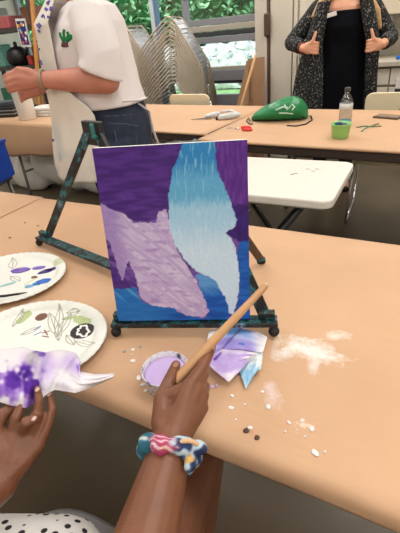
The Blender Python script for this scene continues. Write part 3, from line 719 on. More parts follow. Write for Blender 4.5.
chain(b, [WL, at(0, 452, .818), at(-5, 428, .834)], [.021, .0165, .0125]); chain(b, [at(-5, 428, .834), at(3, 414, .845), at(13, 407, .846)], [.0115, .0098, .0080], n=14)
# trunk, legs, neck, head
b.loft([((-.38, -.44, .47), (.15, 0, 0), (0, .12, 0)), ((-.38, -.44, .56), (.165, 0, 0), (0, .125, 0)), ((-.38, -.47, .70), (.13, 0, 0), (0, .10, 0)), ((-.38, -.52, .88), (.155, 0, 0), (0, .105, 0)), ((-.38, -.53, .98), (.15, 0, 0), (0, .08, 0)), ((-.38, -.53, 1.02), (.07, 0, 0), (0, .06, 0))], n=20)
chain(b, [(-.38, -.525, 1.0), (-.38, -.51, 1.10)], [.055, .05])
HC = V((-.38, -.49, 1.17))
def head(mb, c, f, s=1.0):
    """skull, jaw, nose, ears; f = facing direction"""
    f = V(f).normalized(); r = f.cross(V((0, 0, 1))).normalized(); u = r.cross(f); R = Matrix((r, f, u)).transposed()
    mb.ell(c+u*.02*s, (.074*s, .092*s, .088*s), R); mb.ell(c+f*.022*s-u*.045*s, (.055*s, .066*s, .070*s), R); mb.ell(c+f*.062*s-u*.092*s, (.024*s, .022*s, .018*s), R)
    mb.tube([c+f*.088*s+u*.002*s, c+f*.104*s-u*.032*s], [.008*s, .013*s], rnd=True); mb.tube([c+f*.092*s-u*.034*s-r*.012*s, c+f*.092*s-u*.034*s+r*.012*s], .009*s, rnd=True)
    mb.tube([c+f*.078*s-u*.066*s-r*.018*s, c+f*.086*s-u*.066*s, c+f*.078*s-u*.066*s+r*.018*s], .008*s, rnd=True)
    for q in (-1, 1): mb.ell(c+r*(q*.076*s)-u*.012*s-f*.006*s, (.010*s, .018*s, .030*s), R); mb.tube([c+f*.082*s+u*.022*s+r*(q*.014*s), c+f*.074*s+u*.026*s+r*(q*.046*s)], .009*s, rnd=True)
def face(parent, c, f, s=1.0, lip=(150, 80, 76), iris=(60, 42, 30)):
    f = V(f).normalized(); r = f.cross(V((0, 0, 1))).normalized(); u = r.cross(f); R = Matrix((r, f, u)).transposed()
    for q in (-1, 1):
        e = MB().ell(c+f*.079*s+u*.006*s+r*(q*.031*s), (.013*s, .009*s, .007*s), R, n=12).build('eye', mat('eye_white', (232, 230, 224), .3), parent)
        MB().ell(c+f*.0865*s+u*.006*s+r*(q*.031*s), (.0055*s, .003*s, .0055*s), R, n=10).build('iris', mat('iris_%d' % iris[0], iris, .3), e)
    MB().tube([c+f*.081*s-u*.065*s-r*.020*s, c+f*.0915*s-u*.065*s, c+f*.081*s-u*.065*s+r*.020*s], [.003*s, .006*s, .003*s], rnd=True).build('lips', mat('lips_%d' % lip[0], lip, .5), parent)
def hair(parent, c, f, m, lengths, s=1.0, name='hair'):
    f = V(f).normalized(); r = f.cross(V((0, 0, 1))).normalized(); u = r.cross(f); R = Matrix((r, f, u)).transposed(); h = MB()
    h.ell(c+u*.035*s-f*.014*s, (.084*s, .094*s, .090*s), R); h.ell(c-f*.05*s-u*.01*s, (.078*s, .062*s, .085*s), R)
    for pts in lengths: h.tube([c+r*a+f*b_+u*z for a, b_, z, _ in pts], [q[3] for q in pts], rnd=True)
    return h.organic(name, m, parent, .006, 3)
FD = V((.15, 1, -.5))
head(b, HC, FD, .95)
HIPR, HIPL = V((-.245, -.40, .535)), V((-.475, -.40, .535)); KR = V((-.305, .10, .54)); KL = V((-.63, -.30, .545))
chain(b, [HIPR, HIPR.lerp(KR, .5), KR], [.085, .066, .052], n=18); chain(b, [KR, KR.lerp(V((-.30, -.12, .08)), .35), V((-.30, -.13, .09))], [.050, .050, .034]); chain(b, [(-.30, -.13, .06), (-.30, .01, .035)], [.036, .026])
chain(b, [HIPL, HIPL.lerp(KL, .5), KL], [.085, .074, .056], n=18); chain(b, [KL, KL.lerp(V((-.63, -.32, .08)), .35), V((-.63, -.32, .09))], [.053, .052, .034]); chain(b, [(-.63, -.32, .06), (-.65, -.18, .035)], [.036, .026])
body = b.organic('body', dark_skin, me_, .0023, 4)
face(me_, HC, FD, .95, lip=(110, 62, 60))
hair(me_, HC, FD, mat('black_hair', (24, 20, 20), .6, bump=.4, bscale=90), [[(-.06, -.03, 0, .04), (-.07, -.05, -.12, .035)], [(.06, -.03, 0, .04), (.07, -.05, -.12, .035)]], .97)
nail_m = mat('nail', (196, 168, 160), .25); 
for px, py, z in ((37.3, 389.5, .8715), (49, 394, .8525), (34, 418.5, .859)):
    MB().ell(at(px, py, z), (.0036, .0046, .0014), rotz(.3), n=10).build('fingernail', nail_m, me_)
MB().ell(at(176, 364.5, .8605), (.0046, .0064, .002), rotz(.2), n=12).build('fingernail', mat('nail_brown', (158, 112, 88), .3), me_)
MB().ell(at(212.5, 348, .8612), (.0040, .0058, .0018), rotz(.4), n=12).build('fingernail', mat('nail_pale', (206, 168, 150), .3), me_)
dot_m = ramp_mat('white_dotted_cloth', [(.0, (34, 32, 38)), (.27, (34, 32, 38)), (.31, (232, 230, 228)), (1, (236, 234, 232))], scale=50, rough=.85, kind='voronoi', rnd=.75)
d = MB()
d.loft([((-.38, -.44, .52), (.17, 0, 0), (0, .135, 0)), ((-.38, -.46, .66), (.155, 0, 0), (0, .13, 0)), ((-.38, -.50, .78), (.155, 0, 0), (0, .125, 0)), ((-.38, -.525, .90), (.17, 0, 0), (0, .12, 0)), ((-.38, -.53, .99), (.165, 0, 0), (0, .095, 0)), ((-.38, -.53, 1.03), (.085, 0, 0), (0, .07, 0))], n=24)
for a, e_ in ((SHR, SHR.lerp(EL, .35)), (SHL, SHL.lerp(ELL, .35))): d.tube([a, e_], [.066, .064], rnd=False)
# skirt over the lap: wide cloth from hips to the left knee and between the legs
d.loft([((-.40, -.46, .54), (.02, .12, 0), (0, 0, .09)), ((-.44, -.36, .545), (.13, .13, 0), (0, 0, .085)), ((-.47, -.29, .55), (.125, .13, 0), (0, 0, .078)), ((-.50, -.26, .55), (.10, .10, 0), (0, 0, .074))], n=24)
d.tube([(-.30, -.40, .55), (-.415, -.212, .552)], [.09, .082], n=20, rnd=True); d.tube([(-.415, -.212, .552), (-.53, -.262, .552), (-.68, -.325, .55)], [.082, .080, .074], n=20, rnd=True)
d.organic('dress', dot_m, me_, .006, 4, label='white dress with small dark dots')
# scrunchie
sm = ramp_mat('tie_dye_cloth', [(.30, (206, 196, 206)), (.40, (168, 74, 108)), (.47, (222, 200, 208)), (.53, (58, 74, 110)), (.60, (190, 206, 216)), (.68, (206, 176, 110)), (.75, (60, 110, 128))], scale=38, rough=.85, detail=2, bump=.3)
sc = MB(); C0 = W.lerp(EL, .055); ax = wd; X, Y = frame_of(ax); ring = []
for k in range(28):
    a = 2*PI*k/28; ring.append(C0+X*(.0335*math.cos(a))+Y*(.0335*math.sin(a))+ax*(.003*math.sin(a*5)))
sc.tube(ring, [.0115+.003*math.sin(k*1.9) for k in range(28)], n=10, closed=True)
kn = at(187.5, 447, .845)
sc.ell(kn, (.010, .013, .011), rotz(.4)); sc.ell(kn+V((.012, .008, -.004)), (.012, .009, .010)); sc.ell(kn+V((.010, -.012, -.012)), (.008, .012, .010)); sc.ell(at(151, 449, .825), (.009, .016, .012), rotz(.5))
def c_scr(p):
    w_ = p+V((-.38, -.42, 0)); d_ = w_-C0; u_ = d_.dot(RT)/.042; n1 = nz(w_.x*90, w_.y*90, w_.z*90); n2 = nz(w_.x*55+9, w_.y*120, w_.z*60)
    pink = mix((176, 70, 104), (226, 196, 208), smst(math.sin(d_.dot(wd)*900+n1*4), .1, .8)); blue = mix((44, 58, 96), (186, 204, 216), smst(n1+.4*n2, -.1, .35)); teal = mix((50, 104, 124), (200, 210, 204), smst(n2, 0, .4))
    c = mix(teal, pink, smst(u_+.2*n2, -.62, -.45)); c = mix(c, blue, smst(u_+.25*n1, .15, .35)); return mix(c, (206, 166, 96), smst(n2-.2*abs(u_), .38, .5))
scr = sc.organic('scrunchie', vmat('tie_dye', .85, .2, bump=.3, bscale=150), me_, .0022, 2, color=c_scr, label='tie-dye scrunchie knotted at the right wrist')
MB().tube([kn+V((math.cos(a)*.0125, .006*math.cos(a), .0125*math.sin(a))) for a in [k*2*PI/16 for k in range(16)]], .003, n=8, closed=True).build('knot_loop', mat('knot_peach', (216, 176, 136), .8), scr)
MB().tube([at(153, 455, .826), at(156, 462, .822)], [.004, .005], rnd=True).build('band_end', mat('band_mustard', (176, 140, 74), .8), scr)
# stool
t = thing('stool', 'grey plastic chair under the person in the dotted dress', 'chair', (-.38, -.46, 0))
MB().loft([((-.38, -.325, .425), (.225, 0, 0), (0, .235, 0)), ((-.38, -.325, .45), (.23, 0, 0), (0, .242, 0)), ((-.38, -.325, .458), (.22, 0, 0), (0, .232, 0))], n=40, e=4).build('seat', mat('seat_grey', (150, 148, 150), .5), t)
for sx in (-1, 1):
    for sy in (-1, 1): MB().tube([(-.38+sx*.17, -.42+sy*.15, .43), (-.38+sx*.20, -.42+sy*.19, 0)], .013).build('leg', grey_metal, t)
MB().loft([((-.38, -.66, .62), (.20, 0, 0), (0, .012, 0)), ((-.38, -.69, .84), (.19, 0, 0), (0, .012, 0))], n=30, e=4).build('backrest', mat('seat_grey', (150, 148, 150), .5), t)
for sx in (-1, 1): MB().tube([(-.38+sx*.17, -.60, .43), (-.38+sx*.16, -.69, .66)], .011).build('back_post', grey_metal, t)

# ================================================================== MIDDLE: small white folding table
t = thing('small_folding_table', 'white plastic folding table with crossed black legs between the two brown-papered rows', 'table', (-.615, 1.27, 0))
wt = mat('white_table_plastic', (226, 222, 214), .4, var=.03, scale=30)
def rrect(w, h, r, n=6):
    P = []
    for cx, cy, a0 in ((w/2-r, h/2-r, 0), (-w/2+r, h/2-r, 90), (-w/2+r, -h/2+r, 180), (w/2-r, -h/2+r, 270)):
        for k in range(n+1): a = math.radians(a0+90*k/n); P.append((cx+r*math.cos(a), cy+r*math.sin(a)))
    return P
MB().prism(rrect(.74, .48, .045), (-.615, 1.265, .70), (1, 0, 0), (0, 1, 0), .035).build('tabletop', wt, t, smooth=False, bevel=.007)
MB().prism(rrect(.68, .42, .03), (-.615, 1.265, .685), (1, 0, 0), (0, 1, 0), .016).build('underframe', mat('grey_under', (150, 148, 144), .6), t, smooth=False)
for y in (1.08, 1.45):
    for s in (-1, 1):
        MB().tube([(-.60-s*.24, y+.01*s, .69), (-.60+s*.24, y+.01*s, .0)], .014).build('leg', black_plastic, t)
for x, z in ((-.84, .02), (-.36, .02), (-.60, .345)): MB().tube([(x, 1.09, z), (x, 1.44, z)], .010).build('crossbar', black_plastic, t)
m_ = MB(); p = at(294, 174, .736); m_.tube([p+V((-.012, -.010, 0)), p+V((.012, .014, 0))], .0025, n=6, flat=.3, side=(1, -1, 0)); m_.build('dark_scuff', black_plastic, t)
m_ = MB()
for px, py in ((308, 169), (313, 171), (317, 169)): q = at(px, py, .7355); blob(m_, q.x, q.y, .006, z=.7352, el=1.8, seed=px, h=.0006)
m_.build('grey_scuff', mat('scuff_grey', (176, 172, 168), .6), t)

# ================================================================== BACK ROW OF TABLES
RB = math.radians(-4.8); RA = math.radians(-6.0)
folding_table('craft_table', 'brown-papered table in the back row carrying the green bag and the bottle', 0, 1.83, .012, .93, (-1.17, 1.762, 0), RB, zt=.736, th=.055)
folding_table('craft_table', 'brown-papered table in the back row beside the woman in the apron', -2.44, .03, .012, .90, (-1.21, 1.895, 0), RA, zt=.736, th=.05)
ys2 = [.02+.9*k/8 for k in range(9)]
profb = [(.006, .728), (.006, .737), (.012, .7405)]+[(y, .7415) for y in ys2]+[(.938, .735)]
paper_cover('paper_cover', 'brown paper on the back row table under the green bag', -.004, 1.84, plain_paper, profb, .002, (-1.17, 1.762, 0), RB, 40, 11)
profa = [(.006, .728), (.006, .737), (.012, .7405)]+[(y*.965, .7415) for y in ys2]+[(.905, .735)]
pc = paper_cover('paper_cover', 'brown paper hanging over the front of the left back row table', -2.45, .034, plain_paper, profa, .002, (-1.21, 1.895, 0), RA, 40, 17)
fl = MB(); fl.grid(lambda u, v: (-2.45+1.15*u, .004-.02*math.sin(v*PI)-.012*nz(u*4, v*2, 1)*v, .738-v*(.33-.10*u+.015*nz(u*5, 1, 1))), 30, 12)
fo = fl.build('hanging_flap', plain_paper, smooth=True, solid=.001); fo.parent = pc

def cream_chair(name, label, loc, rz):
    t = thing(name, label, 'chair', loc, rz, local=True)
    b = MB(); b.prism(rrect(.42, .30, .05), (0, .0, .665), (1, 0, 0), (0, -.12, 1), .014); b.build('backrest', cream, t, smooth=False, bevel=.005)
    MB().prism(rrect(.43, .41, .06), (0, -.25, .44), (1, 0, 0), (0, 1, 0), .018).build('seat', cream, t, smooth=False, bevel=.006)
    for s in (-1, 1):
        MB().tube([(s*.20, .0, .75), (s*.205, .035, .46), (s*.21, .05, .40), (s*.22, .06, .02), (s*.22, .05, .012), (s*.22, -.44, .012), (s*.22, -.45, .02), (s*.205, -.42, .43), (s*.20, -.40, .435)], .0095, n=10).build('side_frame', chrome, t)
    MB().tube([(-.205, -.10, .43), (.205, -.10, .43)], .008).build('stretcher', chrome, t)
    return t
ch = cream_chair('stacking_chair', 'cream plastic chair with a paper label at the back table, right of the bottle', (-.19, 2.86, 0), .05)
lb = MB(); lb.box((.05, .012, .705), (.11, .003, .045)); lb.build('paper_label', mat('label_white', (238, 238, 236), .7), ch, smooth=False, label='white paper label')
MB().box((.05, -.0165, .70), (.13, .003, .045)).build('paper_label', mat('label_white', (238, 238, 236), .7), ch, smooth=False)
for x in (.02, .05, .08): MB().box((x, -.0185, .70), (.018, .001, .010)).build('label_mark', mat('label_grey', (150, 150, 150), .7), ch, smooth=False)
dup(ch, (-1.885, 2.98, 0), -.06, 'cream plastic chair behind the back row, in front of the stacked chairs')
bpy.data.objects['stacking_chair']
for c_ in list(bpy.data.objects['stacking_chair.001'].children):
    if c_.name.startswith(('paper_label', 'label_mark')): bpy.data.objects.remove(c_)

# ---------------- things on the right back table
g = at(280, 119, .743)
t = thing('drawstring_bag', 'green drawstring bag with white print lying on the back table', 'bag', tuple(g))
bb = MB(); L_ = at(250, 122, .743); R_ = at(306, 121, .743); ax = (R_-L_); ln = ax.length; ax.normalize(); ay = V((-ax.y, ax.x, 0))
secs = []
for u, hw, hh in ((0, .02, .012), (.06, .045, .024), (.18, .075, .036), (.35, .10, .052), (.55, .115, .066), (.75, .11, .070), (.88, .09, .058), (.97, .06, .04), (1.0, .03, .02)):
    c = L_+ax*(ln*u)+ay*(.05+.03*u)+V((0, 0, hh)); secs.append((c, ay*hw, V((0, 0, hh))))
bb.loft(secs, n=28, e=2.0)
def wob(p): return p
for i, p in enumerate(bb.v):
    if p.z > .76: bb.v[i] = p+V((0, 0, .010*nz(p.x*26, p.y*26, 3)))+ay*(.008*nz(p.x*30, 5, p.z*30))
bag = bb.organic('bag_body', mat('green_nylon', (14, 122, 70), .45, var=.14, scale=16, bump=.25, bscale=30), t, .006, 2)
tr = bvh(bag); org = bag.matrix_world.translation*0+V(tuple(g)); dr = (at(285, 108, .8)-CAM).normalized()
pr = MB()
for pts in (((270, 107), (275, 104), (281, 104)), ((276, 110), (283, 107), (289, 108)), ((284, 104), (287, 110), (291, 105)), ((289, 103), (294, 107), (291, 111)), ((279, 113), (286, 113), (295, 114)), ((283, 100), (289, 101))):
    stroke(pr, tr, [V(at(x, y, .80))-org for x, y in pts], .0045, dr, far=.3)
if pr.v:
    for i, p in enumerate(pr.v): pr.v[i] = p+org
    pr.build('white_print', mat('print_white', (196, 224, 208), .6), bag)
MB().tube([at(250, 121, .752), at(248.5, 118, .756), at(246.5, 121, .746), at(249.5, 124, .746), at(253, 124, .746)], .004).build('drawstring', black_plastic, t)
MB().tube([at(300, 119, .76), at(306, 115.5, .762), at(311, 116, .747), at(312, 120, .746), at(306, 124, .746), at(296, 126, .746), at(287, 125.5, .746)], .0042).build('drawstring', black_plastic, t)

p = at(344.5, 125, .743)
t = thing('water_bottle', 'clear plastic water bottle with aqua water at the bottom, on the back table', 'bottle', tuple(p))
pet = glass_mat('clear_plastic', (226, 230, 232), .12)
MB().lathe([(.030, 0), (.036, .006), (.036, .07), (.033, .075), (.036, .08), (.036, .125), (.034, .135), (.020, .165), (.0145, .172), (.0145, .186)], p, 28).build('bottle_body', pet, t)
MB().lathe([(0, .003), (.0345, .003), (.0345, .028), (0, .028)], p, 28).build('aqua_water', mat('aqua_water', (40, 176, 206), .2), t)
MB().lathe([(.0366, .085), (.0366, .122)], p, 28, cap=False).build('bottle_label', mat('bottle_label', (204, 208, 208), .4), t, solid=.0006)
MB().lathe([(.0165, .186), (.0165, .200), (.014, .203), (0, .203)], p, 20).build('cap', mat('cap_dark', (64, 66, 68), .4), t)
p = at(340, 137.5, .743)
t = thing('paint_pot', 'green plastic tub of teal paint at the front edge of the back table', 'tub', tuple(p))
MB().lathe([(.040, 0), (.042, .002), (.050, .068), (.053, .071), (.052, .074), (.049, .071), (.041, .006), (0, .005)], p, 36).build('tub_body', mat('lime_plastic', (150, 206, 120), .35), t)
MB().lathe([(0, .062), (.03, .064), (.0475, .062), (.0475, .058), (0, .057)], p, 30).build('teal_paint', mat('teal_paint', (24, 150, 176), .3), t)
m_ = MB(); m_.ell(p+V((-.01, .006, .068)), (.024, .012, .010)); m_.ell(p+V((.018, -.008, .067)), (.014, .016, .009)); m_.build('paint_lump', mat('deep_teal', (16, 60, 92), .4), t)
p = at(388, 117.5, .743); q = at(400, 121, .743)
t = thing('phone', 'phone in a tan and dark case lying on the back table near the cream chair', 'phone', tuple(p))
MB().box(p+V((0, 0, .0055)), (.15, .085, .011), rotz(-.35)).build('case', mat('case_brown', (92, 80, 70), .5), t, smooth=False, bevel=.003)
MB().box(p+V((0, 0, .0115)), (.135, .07, .0015), rotz(-.35)).build('screen', mat('screen_tan', (150, 128, 108), .25), t, smooth=False)
for i, (pts, c, lab) in enumerate(((((358, 127), (365, 126), (372, 126.5), (381, 126)), (92, 120, 92), 'thin green stem lying on the paper right of the green tub'), (((362, 131), (364, 129), (367, 127.5)), (70, 150, 130), 'short teal snippet beside the thin green stem'), (((369, 126.5), (374, 125), (378, 123.5)), (120, 130, 96), 'short olive snippet nearest the phone'))):
    m_ = MB().tube([at(x, y, .7455) for x, y in pts], .0028, rnd=True)
    for x, y in pts[::2]: m_.ell(at(x, y, .746), (.010, .006, .003), rotz(i))
    tag(m_.build('plant_snippet', mat('snip_%d' % i, c, .6), loc=tuple(at(pts[0][0], pts[0][1], .743))), lab, 'snippet')
p = at(240, 128.5, .743); t = thing('scissors', 'scissors with red handles on the back table left of the green bag', 'scissors', tuple(p))
for s, (a, b_) in ((1, ((227, 127.2), (239, 128.6))), (-1, ((227, 128.4), (239, 128.2)))):
    MB().tube([at(*a, .7455), at(*b_, .7475)], [.002, .0055], n=8, flat=.4).build('blade', chrome, t)
for c in ((246, 127.2), (247, 129.6)):
    o = at(*c, .7495); MB().tube([o+V((.030*math.cos(a), .013*math.sin(a), 0)) for a in [k*2*PI/16 for k in range(16)]], .0062, n=8, closed=True).build('handle', mat('red_plastic', (222, 52, 40), .4), t)
p = at(215, 117, .743); t = thing('palette_knife', 'steel bladed tool with silvery white handle lying left on the back table', 'tool', tuple(p))
MB().tube([at(191, 119.5, .746), at(203, 118.3, .752), at(211, 117.3, .756)], [.003, .011, .012], n=10, flat=.35).build('blade', mat('steel_dark', (96, 100, 106), .35, .6), t)
MB().tube([at(207, 116, .762), at(216, 114.2, .766), at(219, 113.5, .766)], [.014, .019, .012], rnd=True).build('grip', mat('silver_white', (206, 212, 216), .35), t)
MB().tube([at(220, 117.5, .760), at(230, 115.8, .766), at(239, 114.6, .764)], [.017, .022, .014], rnd=True).build('handle', mat('silver_white', (206, 212, 216), .35), t)
MB().tube([at(221, 111.8, .756), at(231, 110.6, .762), at(236, 113, .765)], [.008, .010, .010], rnd=True).build('handle_loop', mat('silver_white', (206, 212, 216), .35), t)
MB().tube([at(217, 118.5, .752), at(219.5, 116.5, .758)], .012, rnd=True).build('collar', black_plastic, t)

# ---------------- behind the back row: card, stick, stacked chairs, bin
t = thing('cardboard_sheet', 'folded brown cardboard standing against the white jamb by the glass', 'cardboard', (-1.66, 3.72, 0))
cbm = mat('cardboard', (168, 130, 100), .8, var=.06, scale=12); cbd = mat('cardboard_inner', (140, 104, 80), .85)
MB().prism([(-1.70, 0), (-1.475, 0), (-1.475, 1.01), (-1.645, 1.0)], (0, 3.74, 0), (1, 0, 0), (0, 0.04, 1), .012).build('panel', cbm, t, smooth=False)
MB().prism([(-.42, 0), (0, 0), (0, .985), (-.02, .99), (-.06, .86)], (-1.62, 3.70, 0), V((.92, -.38, 0)), (0, .03, 1), .010).build('folded_flap', cbm, t, smooth=False)
MB().prism([(-.30, 0), (0, 0), (.02, .66), (-.06, .60), (-.20, .50)], (-1.56, 3.60, 0), V((.95, -.3, 0)), (0, .03, 1), .008).build('inner_flap', cbd, t, smooth=False)
a_ = aty(256, 54, 3.55); b_ = aty(240, 110, 3.46); dd = (b_-a_); e_ = a_+dd*(a_.z/-dd.z)
tag(MB().tube([a_, e_], .012).build('wooden_stick', mat('stick_wood', (196, 152, 104), .6), loc=(e_.x, e_.y, 0)), 'thin wooden stick leaning in front of the folded cardboard', 'stick')

def wire_chair():
    t = thing('wire_chair', 'x', 'chair', (-2.53, 3.95, 0), .0, local=True)
    tn = mat('tan_steel', (186, 172, 154), .32, .4)
    for s in (-1, 1):
        MB().tube([(.36, s*.25, .01), (.30, s*.25, .36), (.06, s*.24, .78), (.03, s*.235, .815), (0, s*.235, .825), (-.04, s*.235, .81), (-.22, s*.24, .665), (-.36, s*.25, .52), (-.40, s*.25, .40), (-.42, s*.25, .01)], .0085, n=8).build('side_frame', tn, t)
    sil = mat('silver_mesh', (206, 208, 214), .35, .4)
    k = MB()
    for i in range(9): z = .40+.045*i; x = .30-(z-.36)*.24/.42; k.tube([(x-.005, -.24, z), (x-.005, .24, z)], .0035, n=5)
    for i in range(11): y = -.22+.044*i; k.tube([(.04, y, .80), (.285, y, .37)], .0035, n=5)
    k.build('back_mesh', sil, t)
    k = MB()
    for i in range(7): x = -.38+.1*i; k.tube([(x, -.24, .40+.006*i), (x, .24, .40+.006*i)], .004, n=5)
    k.build('seat_mesh', sil, t)
    MB().tube([(0, -.235, .825), (0, .235, .825)], .0085, n=8).build('top_rail', tn, t)
    return t
wc = wire_chair()
LABB = 'wire chair in the taller silver stack right of the window mullion'
wc['label'] = LABB; wc['group'] = 'wire chairs in the taller stack'; wc.rotation_euler.z = .30; wc.location = (-2.56, 3.93, 0)
for i in range(1, 16): dup(wc, (-2.56+.002*i, 3.93, .040*i), .30, LABB, 'wire chairs in the taller stack')
for i in range(0, 15): dup(wc, (-3.16+.002*i, 4.0, .040*i), .22, 'wire chair in the stack half hidden behind the apron wearer', 'wire chairs in the half hidden stack')
p = aty(399, 78, 3.92); q = aty(399, 96, 3.92)
t = thing('dish_towel', 'white towel with a dark lower band hanging on the drawer front at the right edge', 'towel', (p.x+.04, 3.93, q.z))
MB().box((p.x+.04, 3.925, (p.z+q.z)/2+.03), (.12, .018, p.z-q.z-.06), None).build('towel_cloth', white_plastic, t, smooth=False, bevel=.006)
MB().box((p.x+.04, 3.924, q.z+.03), (.122, .02, .06), None).build('dark_band', black_plastic, t, smooth=False, bevel=.006)

# ---------------- left back table and the corner behind it
p = at(28.5, 119, .743)
t = thing('white_pitcher', 'tall white plastic container standing on the left back row table', 'container', tuple(p))
MB().lathe([(.070, 0), (.074, .004), (.078, .15), (.083, .27), (.086, .275), (.082, .275), (.074, .15), (.068, .01), (0, .008)], p, 30, ).build('container_body', mat('white_translucent', (228, 222, 212), .4), t)
MB().tube([p+V((-.082, .02, .25)), p+V((-.095, .025, .255))], .01, rnd=True).build('spout', mat('white_translucent', (228, 222, 212), .4), t)
p = at(47, 114, .743)
t = thing('paper_stack', 'stack of white paper trays beside the white container', 'paper', tuple(p))
for i in range(3): MB().box(p+V((.01*i, 0, .012+.024*i)), (.26, .22, .02), rotz(.1*i)).build('tray', white_plastic, t, smooth=False, bevel=.004)
p = at(6, 117, .743)
t = thing('black_case', 'black box with pale stripes on the left back row table', 'case', tuple(p))
MB().box(p+V((-.06, .08, .045)), (.34, .24, .09), rotz(.2)).build('box_body', black_plastic, t, smooth=False, bevel=.006)
for z in (.03, .06): MB().box(p+V((-.06, .08, z)), (.344, .244, .008), rotz(.2)).build('stripe', mat('stripe_pale', (150, 156, 160), .5), t, smooth=False)
MB().box(p+V((-.08, .09, .11)), (.24, .18, .035), rotz(.4)).build('lid', mat('slate', (70, 80, 88), .4), t, smooth=False, bevel=.004)

q = at(-15, 188, .50)
t = thing('blue_crate', 'blue plastic crate holding red things at the left edge', 'crate', (q.x-.20, q.y+.05, .49))
Rq = rotz(.35); blue = mat('blue_plastic', (16, 66, 170), .4); oc = V((q.x-.2, q.y+.1, .49))
def cb(c, s_, nm, m=blue): MB().box(oc+Rq @ V(c), s_, Rq).build(nm, m, t, smooth=False, bevel=.005)
cb((0, 0, .01), (.40, .30, .02), 'bottom'); cb((.195, 0, .13), (.014, .30, .24), 'side_panel'); cb((-.195, 0, .13), (.014, .30, .24), 'side_panel'); cb((0, .145, .13), (.38, .014, .24), 'side_panel'); cb((0, -.145, .06), (.38, .014, .09), 'side_panel')
cb((.0, -.15, .235), (.42, .022, .03), 'rim'); cb((.2, 0, .25), (.02, .32, .025), 'rim'); cb((0, -.15, .02), (.42, .024, .03), 'rim')
tag(MB().ell(oc+V((.06, -.04, .09)), (.10, .08, .07)).build('red_cloth', mat('red_cloth', (190, 30, 44), .8, bump=.4), loc=tuple(oc)), 'red cloth bundle inside the blue crate', 'cloth')
t = thing('step_stool', 'grey low stool under the blue crate', 'stool', (oc.x, oc.y, 0))
MB().box((oc.x, oc.y, .475), (.36, .28, .026), Rq).build('seat', grey_metal, t, smooth=False, bevel=.006)
for sx in (-1, 1):
    for sy in (-1, 1): w_ = Rq @ V((sx*.15, sy*.11, 0)); MB().tube([V((oc.x, oc.y, .465))+w_, V((oc.x, oc.y, 0))+w_*1.15], .014).build('leg', grey_metal, t)
m_ = MB(); rnd = random.Random(9)
for i in range(40): m_.ell((-4.0+2.2*rnd.random(), 2.40+.24*rnd.random(), .10+.32*rnd.random()), (.16+.10*rnd.random(), .12, .13+.10*rnd.random()), n=12)
for i, v_ in enumerate(m_.v): m_.v[i] = V((v_.x, v_.y, max(.004, v_.z)))+V((0, .02*nz(v_.x*9, v_.z*3, 1), 0))
pl = m_.organic('plastic_sheeting', mat('milky_plastic', (226, 224, 220), .3, bump=.5, bscale=12), None, .014, 3)
tag(pl, 'milky plastic sheeting bundled under the left back row table', 'plastic sheeting')

def px33(x, y): return aty(x, y, 3.3)
t = thing('shelving_unit', 'cluttered dark shelving unit at the far left', 'shelf', (-4.5, 3.5, 0))
shm = mat('shelf_dark', (70, 64, 66), .6)
for x in (-5.1, -3.93):
    for y in (3.32, 3.68): MB().box((x, y, .98), (.04, .04, 1.96)).build('post', shm, t, smooth=False)
for z in (.2, .66, 1.09, 1.475, 1.86): MB().box((-4.515, 3.5, z), (1.2, .40, .035)).build('board', shm, t, smooth=False)
MB().box((-4.515, 3.31, 1.80), (1.2, .03, .10)).build('top_rail', mat('rail_slate', (52, 54, 62), .6), t, smooth=False)
def ontop(nm, lab, cat, c, size, col, rz=0, parts=None):
    tag(MB().box(c, size, rotz(rz)).build(nm, mat(nm+'_m', col, .6, var=.15, scale=20), loc=(c[0], c[1], c[2]-size[2]/2), smooth=False, bevel=.012), lab, cat)
ontop('brown_box', 'brown cardboard box on the shelf near the wooden post', 'box', (-4.05, 3.5, 1.1075+.10), (.16, .26, .20), (150, 108, 78))
ontop('pink_bundle', 'dusty red bundle on the upper left shelf', 'bundle', (-4.43, 3.45, 1.4925+.06), (.26, .28, .12), (176, 92, 96))
ontop('wooden_box', 'small brown wooden box on the top part of the shelf', 'box', (-4.06, 3.5, 1.4925+.09), (.17, .26, .18), (128, 84, 62))
ontop('green_tin', 'green tin on the left of the shelf below the kettle', 'tin', (-4.72, 3.45, .6775+.10), (.22, .22, .20), (46, 110, 84))
ontop('tan_basket', 'tan basket on the lower shelf behind the hands', 'basket', (-4.25, 3.45, .6775+.12), (.30, .28, .24), (176, 138, 100))
ontop('teal_jar', 'pale teal jar at the left end of the middle shelf', 'jar', (-4.78, 3.5, 1.1075+.12), (.16, .16, .24), (110, 170, 156))
ontop('white_carton', 'white carton on the top left of the shelf beside the pink bundle', 'carton', (-4.72, 3.5, 1.4925+.11), (.20, .24, .22), (206, 206, 200))
ontop('dark_toolbox', 'dark grey toolbox on the lower shelf at the right end', 'toolbox', (-4.02, 3.5, .6775+.09), (.16, .30, .18), (58, 56, 60))
ontop('red_tin', 'small red tin on the middle shelf between the kettle and the brown box', 'tin', (-4.19, 3.40, 1.1075+.05), (.08, .08, .10), (176, 60, 52))
ontop('aqua_folder', 'aqua folder stack on the lower shelf between tin and basket', 'folder', (-4.50, 3.45, .6775+.07), (.16, .26, .14), (88, 150, 160))
kx = V((-4.46, 3.45, 1.1075))
t = thing('black_kettle', 'round black kettle on the middle shelf at the far left', 'kettle', tuple(kx))
MB().lathe([(.08, 0), (.125, .03), (.14, .09), (.12, .16), (.06, .20), (0, .205)], kx, 28).build('kettle_body', black_plastic, t)
MB().tube([kx+V((0, 0, .20)), kx+V((0, 0, .235))], .022, rnd=True).build('knob', black_plastic, t)
MB().tube([kx+V((.12, 0, .08)), kx+V((.19, -.02, .15)), kx+V((.21, -.02, .18))], [.03, .018, .014]).build('spout', black_plastic, t)
c0 = aty(23.5, 33, 3.285)
